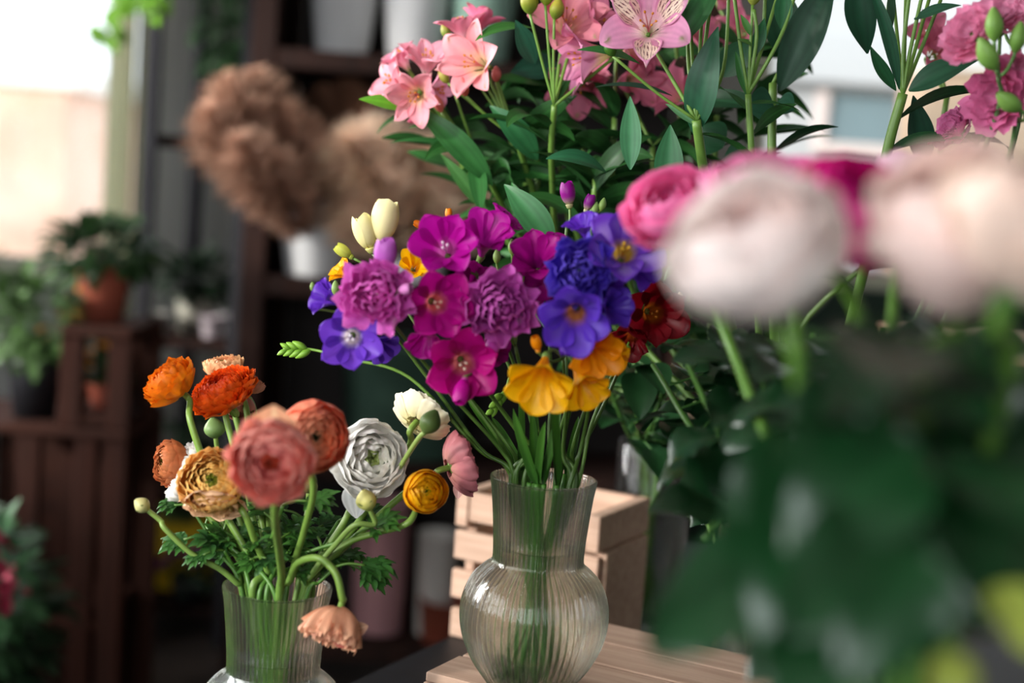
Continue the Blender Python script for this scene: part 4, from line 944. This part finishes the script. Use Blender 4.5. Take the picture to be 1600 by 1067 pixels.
rose('small red rose far behind the leaves, right of the tall vase', (1101,655,1.42), 15, D(-.2,.7,.5), c(200,40,60), c(160,20,40), [(1110,740,1.38),(1150,860,1.32)], seed=78, layers=5, bot=V4, sr=.0018)
rose('tiny red rosebud just above the dark leaf beside the tall vase', (1074,722,1.42), 13, D(-.3,.7,.4), c(200,40,56), c(150,16,34), [(1095,790,1.38),(1150,900,1.32)], seed=79, layers=4, bot=V4, sr=.0018)

# ------------------------------------------------------------------ the shop round it
random.seed(101)
YB = 4.3                                   # back wall
XL, XR, YF, ZC = -2.3, 2.6, -1.6, 2.75
WALL = plain('grey_plaster', c(176,176,172), .85, scale=3, var=.05)
PANELG = plain('added_panel_green', c(40,62,50), .8, scale=3, var=.06)
CEIL = plain('ceiling_paint', c(150,148,142), .9, scale=3, var=.03)
FLOOR = plain('worn_floor', c(78,66,60), .7, scale=5, col2=c(56,48,44))
FRAME = plain('window_paint', c(214,216,192), .5, scale=4, var=.03)
def boxm(x0,x1,y0,y1,z0,z1,col=(1,1,1),bev=0):
    m = MB(); m.box(x0,x1,y0,y1,z0,z1,col,bev); return m
struct('floor', boxm(XL, XR, YF, YB, -.05, 0), FLOOR)
struct('ceiling', boxm(XL, XR, YF, YB, ZC, ZC+.1), CEIL)
def wall_with_holes(name, axis, at, th, lo, hi, holes, m):
    """a wall along x (axis 'x', thickness in y) or along y; holes = (a0,a1,z0,z1)"""
    mb = MB(); cuts = sorted(set([lo, hi] + [h[0] for h in holes] + [h[1] for h in holes]))
    for a0, a1 in zip(cuts[:-1], cuts[1:]):
        hs = [h for h in holes if h[0] <= a0 + 1e-6 and h[1] >= a1 - 1e-6]
        spans = [(0, ZC)]
        for h in hs:
            spans = [s for z0, z1 in spans for s in ((z0, min(z1, h[2])), (max(z0, h[3]), z1)) if s[1] - s[0] > 1e-4]
        for z0, z1 in spans:
            if axis == 'x': mb.box(a0, a1, at, at+th, z0, z1)
            else: mb.box(at, at+th, a0, a1, z0, z1)
    return struct(name, mb, m)
WL = W(232, 250, YB).x                      # right jamb of the bright window
wl_z0 = W(60, 432, YB).z
WR0, WR1, WRZ = W(1165, 300, YB).x, 2.35, W(1400, 455, YB).z
NW = (-.75, 1.45, .95, 2.45)                  # side window beside the table
wall_with_holes('wall_back', 'x', YB, .12, XL, XR, [(-2.15, WL, wl_z0, 2.4), (WR0, WR1, WRZ, 2.35)], WALL)
wall_with_holes('wall_left', 'y', XL-.12, .12, YF, YB, [NW, (1.75, 2.85, 1.0, 2.4)], WALL)
struct('wall_right', boxm(XR, XR+.12, YF, YB, 0, ZC), WALL)
wall_with_holes('wall_front', 'x', YF-.12, .12, XL, XR, [(-1.9, -.1, .9, 2.4)], WALL)
def window(n, axis, a0, a1, z0, z1, at, mullions, depth=.06, w=.055):
    mb = MB()
    def bx(p, q, r, s):
        if axis == 'x': mb.box(p, q, at, at+depth, r, s, bev=.004)
        else: mb.box(at, at+depth, p, q, r, s, bev=.004)
    bx(a0, a0+w, z0, z1); bx(a1-w, a1, z0, z1); bx(a0+w, a1-w, z0, z0+w); bx(a0+w, a1-w, z1-w, z1)
    for m_ in mullions: bx(m_-.02, m_+.02, z0+w, z1-w)
    f = struct('window_%d' % n, mb, FRAME)
    mb = MB()
    if axis == 'x': mb.box(a0+w, a1-w, at+.025, at+.029, z0+w, z1-w)
    else: mb.box(at+.025, at+.029, a0+w, a1-w, z0+w, z1-w)
    g = obj('glass_pane', mb, PANE, None, False); g.parent = f
window(1, 'x', -2.15, WL, wl_z0, 2.4, YB+.03, [])
window(2, 'x', WR0, WR1, WRZ, 2.35, YB+.03, [])
window(3, 'y', NW[0], NW[1], NW[2], NW[3], XL-.09, [.4])
window(4, 'y', 1.75, 2.85, 1.0, 2.4, XL-.09, [2.3])  # unseen window, set where its light reaches the shelf fronts
window(5, 'x', -1.9, -.1, .9, 2.4, YF-.09, [-1.0])
# pale curtain and jamb beside the bright window
CURT = plant_mat('curtain_cloth', .9, .75, .1, .04, 5)
def curtain(label, px0, px1, z0, z1, y, amp, per, mat):
    x0 = W(px0, 250, y).x; x1 = W(px1, 250, y).x
    xs = np.linspace(x0, x1, 60); mb = MB(); pts = np.zeros((2, 60, 3))
    for i, z in enumerate((z0, z1)):
        pts[i, :, 0] = xs; pts[i, :, 1] = y + amp*np.sin((xs-x0)/per*2*PI)*(1 if i == 0 else .7); pts[i, :, 2] = z
    mb.grid(pts, c(236,236,196))
    tag(obj('curtain', mb, mat), label, 'curtain')
curtain('pale yellowish curtain hanging beside the bright window', 163, 207, wl_z0-.25, 2.45, YB-.05, .012, .05, CURT)

# street outside the bright window
BRICK = plain('sunlit_brick', c(240,214,196), .9, scale=1.2, col2=c(226,170,140)); 
PALE = plain('pale_render', c(236,232,224), .9, scale=2, var=.02)
HEDGE = plant_mat('hedge_leaf', .6, .3, .2, .3, 20)
struct('ground_1', boxm(-9, 9, YB+.3, 14, -.3, -.25), plain('pavement', c(176,170,160), .9, scale=4, var=.06))
t = thing('brick_building', 'sunlit pink-orange brick house front seen through the left window', 'building', (-3.2, 9, -.25))
bt = W(60, 135, 9).z; m = boxm(-5.6, -2.9, 9, 12, -.25, bt); obj('wall', m, BRICK, t, False)
m = boxm(-5.7, -2.8, 8.95, 12.1, bt, bt+.12); obj('cornice', m, PALE, t, False)
for x in (-4.7, -3.9):
    m = boxm(x, x+.4, 8.97, 9.02, .3, 1.0); fr = obj('window', m, PALE, t, False); m = boxm(x+.05, x+.35, 8.95, 8.968, .35, .95); obj('pane', m, TERRA, fr, False)
def bush(name, label, cat, cen, rad, n, L, col, seed, group=None, mat=None, trunk=None, Wd=.45):
    rg = random.Random(seed); t = thing(name, label, cat, (cen[0], cen[1], (trunk if trunk is not None else cen[2]-rad[2])), group=group); mb = MB()
    for i in range(n):
        v = Vector((rg.gauss(0,1), rg.gauss(0,1), rg.gauss(0,1))).normalized()*rg.uniform(.35, 1)**.5
        p = Vector(cen) + Vector((v.x*rad[0], v.y*rad[1], v.z*rad[2]))
        blade(mb, p, v + Vector((rg.uniform(-.6,.6), rg.uniform(-.6,.6), rg.uniform(-.3,.6))), Vector((0,-.3,1)), L*rg.uniform(.6, 1.2), L*Wd, col*rg.uniform(.6, 1.2), col*rg.uniform(.7, 1.3), droop=rg.uniform(0, .9), nu=5, nv=3, rg=rg)
    obj('foliage', mb, mat or LEAF, t)
    if trunk is not None:
        m2 = MB(); m2.tube([Vector((cen[0], cen[1], trunk)), Vector((cen[0]+.02, cen[1], cen[2]))], [.06*rad[0]+.004, .03*rad[0]+.003], c(90,70,50), seg=8); obj('stem', m2, STEM, t)
    return t
bush('street_tree', 'sunlit yellow-green tree across the street in the left window', 'tree', (-4.6, 7.6, 1.75), (.55, .4, .5), 260, .2, c(190,200,90), 7, trunk=-.25, mat=HEDGE)
bush('street_shrub', 'low pinkish shrub outside at the foot of the left window', 'shrub', (-2.6, 6.0, .62), (.42, .3, .4), 200, .14, c(170,140,110), 8, trunk=-.25, mat=HEDGE)
# white building with a window, beyond the right-hand window
YW = 7.4
bx0, bx1 = W(1060, 200, YW).x, W(1900, 200, YW).x
t = thing('white_kiosk', 'white painted kiosk with a grey-blue window seen behind the flowers at the right', 'building', ((bx0+bx1)/2, YW+.6, -.25))
FAC = plain('white_facade', c(180,183,184), .7, scale=2, var=.02)
zt = W(1300, 80, YW).z; zb = W(1300, 140, YW).z
g0, g1 = W(1292, 180, YW).x, W(1420, 180, YW).x; gz0, gz1 = W(1350, 226, YW).z, W(1350, 146, YW).z
mb = MB(); mb.box(bx0, g0, YW, YW+1.2, -.25, gz1); mb.box(g0, g1, YW+.02, YW+1.2, -.25, gz0); mb.box(g1, bx1, YW, YW+1.2, -.25, gz1); mb.box(bx0, bx1, YW, YW+1.2, gz1, 3.4)
obj('wall', mb, FAC, t, False)
mb = MB(); mb.box(bx0, bx1, YW-.10, YW-.002, gz1+.03, zt+.10, bev=.01); obj('fascia_board', mb, FAC, t, False)
mb = MB(); mb.box(g0, g1, YW+.01, YW+.018, gz0, gz1); obj('window_pane', mb, plain('grey_blue_glass', c(120,142,148), .25, scale=3, var=.05), t, False)
mb = MB(); mb.box(g0-.06, g0, YW-.03, YW+.02, gz0-.06, gz1, (1,1,1), .004); mb.box(g1, g1+.06, YW-.03, YW+.02, gz0-.06, gz1); mb.box(g0, g1, YW-.03, YW+.02, gz0-.06, gz0); obj('window_frame', mb, plain('pinkish_frame', c(222,206,200), .6, scale=3, var=.03), t, False)
YT = 6.2
tx0 = W(1446, 210, YT).x
t = thing('sand_coloured_stall', 'sand-coloured boarded stall outside behind the small carnation', 'stall', (tx0+.6, YT+.3, -.25))
obj('panel', boxm(tx0, tx0+1.6, YT, YT+.5, -.25, W(1450, 105, YT).z), plain('sand_boards', c(196,168,140), .7, scale=3, var=.05), t, False)
obj('sill', boxm(tx0-.03, tx0+1.63, YT-.04, YT+.5, W(1450, 105, YT).z, W(1450, 96, YT).z), PALE, t, False)

# dark wooden shelving unit
YS = 3.25; SD = .36
def X(px, Y=YS, py=300): return W(px, py, Y).x
def Zp(py, Y=YS, px=500): return W(px, py, Y).z
u0 = X(402)-.03; u1 = X(402)+.025; u2 = X(402)+1.02
t = thing('wooden_shelving_unit', 'tall dark brown wooden shelving unit against the back wall', 'shelves', ((u0+u2)/2, YS+SD/2, 0))
for x in (u0, u2-.05):
    for yy in (YS, YS+SD-.05): obj('upright', boxm(x, x+.055, yy, yy+.05, 0, 2.5, rnd_w(), .003), DARKWOOD, t, False)
    obj('side_panel', boxm(x+.012, x+.04, YS+.05, YS+SD-.05, 0, 2.5, rnd_w()), DARKWOOD, t, False)
SHZ = [Zp(78), Zp(436), Zp(436)-.42, .14]
for z in SHZ: obj('shelf_board', boxm(u0+.056, u2-.056, YS+.004, YS+SD-.004, z-.045, z, rnd_w(), .003), DARKWOOD, t, False)
obj('back_panel', boxm(u0+.056, u2-.056, YS+SD-.004, YS+SD+.012, 0.1, 2.45), plain('dark_boards', c(30,24,22), .9, scale=6, stretch=(8,8,1), var=.15), t, False)  # plain dark brown backing of the shelves
def bk(name, label, x, y, z, r0, r1, h, mat=None, col=(1,1,1), group=None, handle=False): return bucket(name, label, (x, y, z+.0008), r0, r1, h, mat or WHITEPL, col=col, handle=handle)
s0 = YS + .19
bk('flower_bucket', 'white bucket on the top shelf, left one', X(537, s0, 30), s0, SHZ[0], .062, .092, .27, handle=True)
bk('flower_bucket', 'white bucket on the top shelf, right of the first', X(650, s0, 30), s0, SHZ[0], .062, .092, .27, handle=True)
bk('flower_bucket', 'sea-green bucket on the top shelf, right of the white ones', X(755, s0, 30), s0, SHZ[0], .06, .085, .24, col=(.40,.62,.50))
pb = Vector((X(490, YS+.1, 400), YS+.1, SHZ[1]+.0008)); pb2 = Vector((X(650, YS+.1, 400), YS+.11, SHZ[1]+.0008))
bk('flower_bucket', 'white bucket of dried pampas grass on the middle shelf', pb.x, pb.y, SHZ[1], .062, .094, .185)
bk('flower_bucket', 'white bucket of cream pampas grass, right of the brown one', pb2.x, pb2.y, SHZ[1], .062, .092, .17)
obj_ = bk('planting_tub', 'wide dark green tub standing low on the shelves', X(635, s0, 620), s0, SHZ[2], .14, .165, .27, col=(.055,.11,.08))
def pampas(label, foot, tip, col, seed, L=.26, wd=.045, n=800, group=None):
    rg = random.Random(seed); t = thing('pampas_grass', label, 'dried grass', foot, group=group)
    foot = Vector(foot); tip = Vector(tip); d = (tip - foot).normalized(); st = crom([foot, foot.lerp(tip, .5) + Vector((0,0,.02)), tip], 8)
    mb = MB(); mb.tube(st, .0016, c(150,120,84), seg=5); obj('stem', mb, STEM, t)
    total = (tip-foot).length; mb = MB()
    for i in range(n):
        k = rg.random(); p = tip - d*L*(1-k); rad = wd*math.sin(PI*min(1, .12+k*.85))**.8
        o = Vector((rg.gauss(0,1), rg.gauss(0,1), rg.gauss(0,1))); o = (o - d*o.dot(d)).normalized()
        ln = rad*rg.uniform(.7, 2.0); dd = (o*.8 + d*.9 + Vector((0,0,-.15))).normalized(); s = dd.cross(Vector((rg.random(), rg.random(), rg.random()))).normalized()*.0042
        q = p + o*rad*.25; cc = col*rg.uniform(.75, 1.2)
        mb.poly([q - s, q + s, q + dd*ln*.6 + s*.8, q + dd*ln*1.1 - Vector((0,0,ln*.15)), q + dd*ln*.6 - s*.8], [(0,1,2,3,4)], np.clip(cc, 0, 1))
    obj('plume', mb, FLUFF, t); return t
BRN = c(212,172,148); CRE = c(255,222,196); DKB = c(150,108,86)
for i, (x, y, dy, w_) in enumerate([(322,165,-.02,'pointing left, lowest of the brown ones'),(352,118,0,'second from the left'),(395,110,.03,'rising above the upright of the shelves'),(372,215,-.05,'short, over the bucket rim at the left'),(440,160,.02,'in the middle of the brown ones'),(425,240,-.04,'low over its bucket'),(475,180,.05,'leaning right')]):
    tp = W(x, y, pb.y-.22+dy*2); pampas('brown pampas plume ' + w_, (pb.x + (x-430)*.0001, pb.y, SHZ[1]+.012), tp, BRN, 200+i, L=.27, wd=.058)
for i, (x, y, dy, w_) in enumerate([(540,120,.05,'upright behind the cream ones'),(500,135,.06,'tall and dark, left of the cream ones')]):
    tp = W(x, y, pb2.y+dy); pampas('dark brown pampas plume ' + w_, (pb2.x-.03, pb2.y+.02, SHZ[1]+.012), tp, DKB, 220+i, L=.26, wd=.045)
for i, (x, y, dy, w_) in enumerate([(548,215,-.08,'arching left over the bucket'),(560,200,-.05,'topmost of the cream ones'),(612,212,-.02,'in the centre of the cream ones'),(655,225,-.05,'right of the centre'),(700,245,0,'arching right towards the alstroemerias'),(735,290,-.02,'drooping at the far right'),(580,265,-.1,'low in front'),(560,300,-.08,'hanging over the left bucket rim'),(660,290,-.08,'low right, half behind the freesias')]):
    tp = W(x, y, pb2.y-.14+dy); pampas('cream pampas plume ' + w_, (pb2.x + (x-620)*.0002, pb2.y, SHZ[1]+.012), tp, CRE, 240+i, L=.22, wd=.07, n=1200)
# lower shelves
YL = YS + .12
bk('storage_cylinder', 'tall dusty pink cylinder bucket low on the shelves', X(592, YL, 930), YL, SHZ[3], .062, .066, .32, col=(.62,.32,.34))
bk('storage_cylinder', 'white-topped vase low on the shelves beside the pink cylinder', X(680, YL, 930), YL, SHZ[3], .045, .05, .25, col=(.9,.85,.78))
bk('clay_pot', 'orange clay pot low on the shelves in front of the white vase', X(690, YS+.02, 980), YS+.07, SHZ[3], .05, .058, .10, mat=TERRA)
struct('added_dark_panel', boxm(u2+.03, XR-.001, YB-.012, YB-.001, 0, WRZ-.002), PANELG)  # panel added to darken the lit wall seen under the roses
# grey metal rack beside the window
YR = 3.55; RD = .34
def XR_(px, py=300): return W(px, py, YR).x
r0_, r1_ = XR_(214, 400), XR_(384, 400)
t = thing('metal_rack', 'grey metal rack with dark shelves between the window and the wooden shelving', 'rack', ((r0_+r1_)/2, YR+RD/2, 0))
for x in (r0_, r1_-.035):
    for yy in ((YR, YR+RD-.03) if x > r0_ else (YR,)): obj('post', boxm(x, x+.035, yy, yy+.03, 0, 2.45, (1,1,1), .003), METAL, t, False)
RZ = [Zp(212, YR, 290), Zp(530, YR, 290), Zp(530, YR, 290)-.40, .10]
for z in RZ: obj('shelf_board', boxm(r0_+.001, r1_-.001, YR+.031, YR+RD-.031, z-.03, z, rnd_w(), .002), DARKWOOD, t, False)
mb = MB(); mb.tube([Vector((XR_(257), YR+RD-.01, 0.0)), Vector((XR_(257), YR+RD-.01, 2.4))], .022, (1,1,1), seg=10); obj('pole', mb, METAL, t)
def potted(label, x, y, z, pr, ph, mat, frad, n, L, col, seed, fz=None, Wd=.45, potcol=(1,1,1), group=None, petals=None):
    rg = random.Random(seed); t = thing('potted_plant', label, 'potted plant', (x, y, z+.0006), group=group)
    z += .0006
    p = [(.0005,0),(pr*.72,0),(pr*.95,ph*.86),(pr*.95,ph*.87),(pr*1.06,ph*.87),(pr*1.06,ph),(pr*.92,ph),(pr*.88,ph*.85),(.0005,ph*.85)]
    mb = MB(); mb.lathe([(a, b+z) for a, b in p], x, y, 40, potcol); obj('pot', mb, mat, t)
    c0_ = Vector((x, y, z+ph*.95)); cen = Vector((x, y, fz if fz else z+ph+frad[2]*.7)); mb = MB()
    for i in range(n):
        v = Vector((rg.gauss(0,1), rg.gauss(0,1), rg.gauss(0,1))).normalized()*rg.uniform(.2, 1)**.5
        p_ = cen + Vector((v.x*frad[0], v.y*frad[1], v.z*frad[2]))
        if p_.z < z+ph*.8: p_.z = z+ph*.9
        if i % 4 == 0: mb.tube(crom([c0_, c0_.lerp(p_, .5)+Vector((0,0,.01)), p_], 3), .0012, col*.8, seg=4)
        blade(mb, p_, v + Vector((rg.uniform(-.5,.5), rg.uniform(-.5,.5), rg.uniform(-.2,.5))), Vector((0,-.3,1)), L*rg.uniform(.6, 1.2), L*Wd, col*rg.uniform(.5, 1.2), col*rg.uniform(.6, 1.3), droop=rg.uniform(0, 1), nu=6, nv=3, rg=rg)
    obj('foliage', mb, LEAF, t)
    if petals is not None:
        mb = MB()
        for i in range(26):
            v = Vector((rg.gauss(0,1), rg.gauss(0,1), abs(rg.gauss(0,1)))).normalized(); p_ = cen + Vector((v.x*frad[0], v.y*frad[1], v.z*frad[2]))*1.02
            layered(mb, p_, v, .014, 2, 5, 95, 120, .5, sh(petals, petals*.8), i, nu=4, nv=4)
        obj('blossoms', mb, PETAL, t)
    return t
G1 = c(40,66,32); G2 = c(26,46,28); G3 = c(96,126,60)
potted('dark leafy plant in a cream pot on the middle shelf of the metal rack', XR_(285, 450), YR+.16, RZ[1], .055, .10, WHITEPL, (.085,.08,.06), 150, .05, G2, 301, potcol=(.62,.6,.5))
potted('small plant in a whitish pot at the right end of the metal rack', XR_(348, 480), YR+.14, RZ[1], .04, .07, WHITEPL, (.05,.05,.035), 60, .04, G2, 302, potcol=(.7,.64,.66))
for i, (px, col, w_) in enumerate([(236,(.72,.72,.66),'left'),(322,(.7,.6,.64),'right')]):
    bk('small_pot', 'small pale pot on the rack shelf, %s of the cream planter' % w_, XR_(px, 500), YR+.07, RZ[1], .022, .028, .055, col=col)
potted('trailing plant in a dark pot on the upper rack shelf, leaves hanging', XR_(335, 60), YR+.17, RZ[0], .05, .09, BLACKPL, (.075,.08,.16), 170, .06, c(46,76,44), 303, fz=RZ[0]+.28, Wd=.35)
t = thing('hanging_vine', 'bright green vine hanging down at the top before the curtain and rack', 'vine', tuple(W(215, -120, 3.4)))
rg = random.Random(9); mb = MB(); ml = MB()
for (x, y) in [(165,70),(150,88),(205,20),(235,40),(222,8),(250,12)]:
    p0 = W(215, -120, 3.4); p1 = W(x, y, 3.35); st = crom([p0, p0.lerp(p1, .5)+Vector((.02,0,.03)), p1], 8); mb.tube(st, .002, G3, seg=5)
    for k in range(9):
        b = Vector(st[int(len(st)*(.35+.62*k/9))]); blade(ml, b, Vector((rg.uniform(-1,1), rg.uniform(-.5,.5), rg.uniform(-.9,.3))), Vector((0,-1,.4)), .06, .032, c(84,130,34)*rg.uniform(.7,1.2), c(110,160,40), droop=.5, nu=7, nv=5, rg=rg)
obj('stem', mb, STEM, t); obj('foliage', ml, LEAF, t)
hp = bk('ceiling_pot', 'clay pot hanging from the ceiling that holds the bright green vine', W(215, -120, 3.4).x, 3.4, W(215, -120, 3.4).z-.10, .06, .08, .12, mat=TERRA)
mb = MB(); q = W(215, -120, 3.4); mb.tube([Vector((q.x, q.y, q.z-.08)), Vector((q.x, q.y, ZC-.001))], .0015, (1,1,1), seg=5); obj('cord', mb, METAL, hp)
# sack and violets on the lowest rack shelf
x = XR_(250, 930)
t = thing('paper_sack', 'yellow paper sack standing low on the metal rack', 'sack', (x, YR+.2, RZ[3]+.001))
mb = MB(); zz = np.linspace(0, 1, 10)[:, None]; a = np.linspace(0, 2*PI, 40, endpoint=False)[None, :]
rx = .085*np.sign(np.cos(a))*np.abs(np.cos(a))**.45*(1+.03*np.sin(9*zz+3*a)); ry = .055*np.sign(np.sin(a))*np.abs(np.sin(a))**.5*(1-.75*zz**3)
mb.grid(np.stack([x+rx+0*zz, YR+.2+ry+0*rx, RZ[3]+.001+zz*.29+0*rx], -1), c(206,170,20), wrap=True); obj('sack_body', mb, plain('yellow_paper', c(244,204,30), .7, scale=6, var=.08), t)
obj('label', boxm(x-.045, x+.05, YR+.144, YR+.1455, RZ[3]+.19, RZ[3]+.25), plain('green_label', c(90,112,60), .6, scale=3), t, False)
potted('pot of lilac blossoms low on the metal rack before the yellow sack', XR_(285, 980), YR+.05, RZ[3], .045, .06, BLACKPL, (.085,.05,.05), 70, .04, G2, 304, petals=c(176,110,160))
potted('dark plant on the third shelf of the metal rack', XR_(300, 760), YR+.16, RZ[2], .05, .09, BLACKPL, (.09,.08,.05), 90, .05, G2, 305)

# stacked reddish wooden crates with plants, lower left
YC = 2.85
def XC(px, py=600): return W(px, py, YC).x
REDWOOD = plain('reddish_wood', c(66,38,29), .8, spec=.12, scale=5, stretch=(1,10,10), col2=c(52,32,26), bump=.3, attr=True)
REDWOODV = plain('reddish_upright', c(64,36,28), .8, spec=.12, scale=5, stretch=(10,10,1), col2=c(52,32,26), bump=.3, attr=True)
za = Zp(665, YC, 60); zb_ = Zp(512, YC, 150)
def planter_stand(label, x0, x1, z0, z1, posts, boards, dy=.3):
    t = thing('wooden_stand', label, 'wooden stand', ((x0+x1)/2, YC+dy/2, z0))
    for x in posts:
        for yy in (YC, YC+dy-.03): obj('post', boxm(x, x+.045, yy, yy+.03, z0+.0005, z1-.0205, rnd_w(), .003), REDWOODV, t, False)
    obj('top_board', boxm(x0, x1, YC-.005, YC+dy+.005, z1-.02, z1, rnd_w(), .003), REDWOOD, t, False)
    for z in boards: obj('shelf_board', boxm(x0+.046, x1-.046, YC+.004, YC+dy-.004, z-.02, z, rnd_w(), .002), REDWOOD, t, False)
    obj('back_board', boxm(x0+.046, x1-.046, YC+dy-.004, YC+dy+.008, z0+.03, z1-.03, rnd_w(), .002), REDWOOD, t, False)
planter_stand('low reddish wooden stand at the far left carrying the black pot', XC(-120), XC(205)-.003, 0, za, (XC(-120), XC(30), XC(120), XC(205)-.05), (.28,))
planter_stand('small open wooden box stacked on the reddish stand, below the terracotta pot', XC(92), XC(202), za+.001, zb_, (XC(92), XC(202)-.045), (za+.03,), dy=.26)
potted('leafy plant in a tall terracotta pot on the stacked wooden box', XC(134, 480), YC+.12, zb_, .056, .115, TERRA, (.11,.1,.055), 240, .055, c(34,58,28), 311, fz=zb_+.15)
potted('small plant in a terracotta pot inside the open wooden box', XC(140, 640), YC+.10, za+.031, .036, .05, TERRA, (.045,.045,.03), 60, .035, G1, 312)
potted('plant with shiny leaves in a black pot at the left edge', XC(28, 640), YC+.1, za, .06, .125, BLACKPL, (.095,.09,.085), 190, .06, c(70,98,52), 313, fz=za+.2)
potted('bare orange-tipped plant beside the black pot, before the window', XC(70, 560), YC+.2, za, .04, .09, TERRA, (.05,.05,.07), 60, .05, c(214,150,60), 314, fz=za+.16)
potted('bushy dark plant at the lower left in front of the wooden stand', XC(30, 900)-.0, YC-.28, 0, .09, .14, TERRA, (.16,.12,.17), 260, .08, c(26,48,28), 315, fz=.36)
potted('pink-flowering plant at the very left edge before the stand', W(-45, 760, YC-.66).x, YC-.66, 0, .07, .13, WHITEPL, (.09,.09,.12), 140, .06, c(44,78,46), 316, fz=.52, petals=c(200,70,100))

# pinkish counter behind the roses at the right, under the window
t = thing('counter', 'pinkish-tan counter under the window behind the roses', 'counter', (1.6, 3.1, 0))
ctx = W(1490, 520, 2.9).x
obj('counter_body', boxm(ctx, 2.45, 2.9, 3.35, 0, .93, (1,1,1), .004), plain('counter_paint', c(70,60,62), .7, scale=4, var=.06), t, False)
obj('countertop', boxm(ctx-.03, 2.48, 2.87, 3.38, .931, .965, (1,1,1), .004), plain('counter_wood', c(196,156,134), .6, scale=6, stretch=(1,10,10), var=.06), t, False)
bk('white_bin', 'pale bin on the floor beyond the table, between the vase and the roses', W(1082, 840, 2.2).x, 2.2, 0, .12, .15, .62-.02, col=(.8,.86,.82))

# ------------------------------------------------------------------ light
def area(name, loc, rot, sx, sy, power, col=(1,1,1)):
    l = bpy.data.lights.new(name, 'AREA'); l.shape = 'RECTANGLE'; l.size = sx; l.size_y = sy; l.energy = power; l.color = col
    o = bpy.data.objects.new(name, l); COL.objects.link(o); o.location = loc; o.rotation_euler = rot; return o
area('daylight_side_window', (XL-.16, (NW[0]+NW[1])/2, 1.7), (0, -PI/2, 0), 1.4, 2.1, 58, (1, .98, .96))
area('shelf_fill_light', (XL-.16, 2.3, 1.7), (0, -PI/2, 0), 1.3, 1.0, 120, (1, .98, .96))  # light at an unseen window, placed and raised to brighten the shelves
area('front_fill_light', (-1.0, YF-.16, 1.65), (PI/2, 0, 0), 1.7, 1.4, 50, (.95, .97, 1))  # fill light added behind the camera for the blooms that face it
sun = bpy.data.lights.new('sun', 'SUN'); sun.energy = 4.2; sun.angle = math.radians(5); sun.color = (1, .96, .9)
so = bpy.data.objects.new('sun', sun); COL.objects.link(so)
SD_ = Vector((.75, .55, -.30)).normalized()      # the way the sunlight travels
so.rotation_euler = SD_.to_track_quat('-Z', 'Y').to_euler()
w = bpy.data.worlds.new('sky'); S.world = w; w.use_nodes = True; bg = w.node_tree.nodes['Background']
bg.inputs[0].default_value = (.86, .93, 1, 1); bg.inputs[1].default_value = 2.4
def portal(loc, rot, sx, sy):
    o = area('window_portal', loc, rot, sx, sy, 1); o.data.cycles.is_portal = True
portal(((-2.15+WL)/2, YB+.15, (wl_z0+2.4)/2), (-PI/2, 0, 0), WL+2.15, 2.4-wl_z0)
portal(((WR0+WR1)/2, YB+.15, (WRZ+2.35)/2), (-PI/2, 0, 0), WR1-WR0, 2.35-WRZ)

S.view_settings.view_transform = 'Standard'; S.view_settings.look = 'None'; S.view_settings.gamma = 1; S.view_settings.exposure = 0.0
S.cycles.max_bounces = 14; S.cycles.transmission_bounces = 12; S.cycles.transparent_max_bounces = 24; S.cycles.diffuse_bounces = 4; S.cycles.glossy_bounces = 5
S.cycles.caustics_reflective = False; S.cycles.caustics_refractive = True; S.cycles.sample_clamp_indirect = 6
S.cycles.use_denoising = True
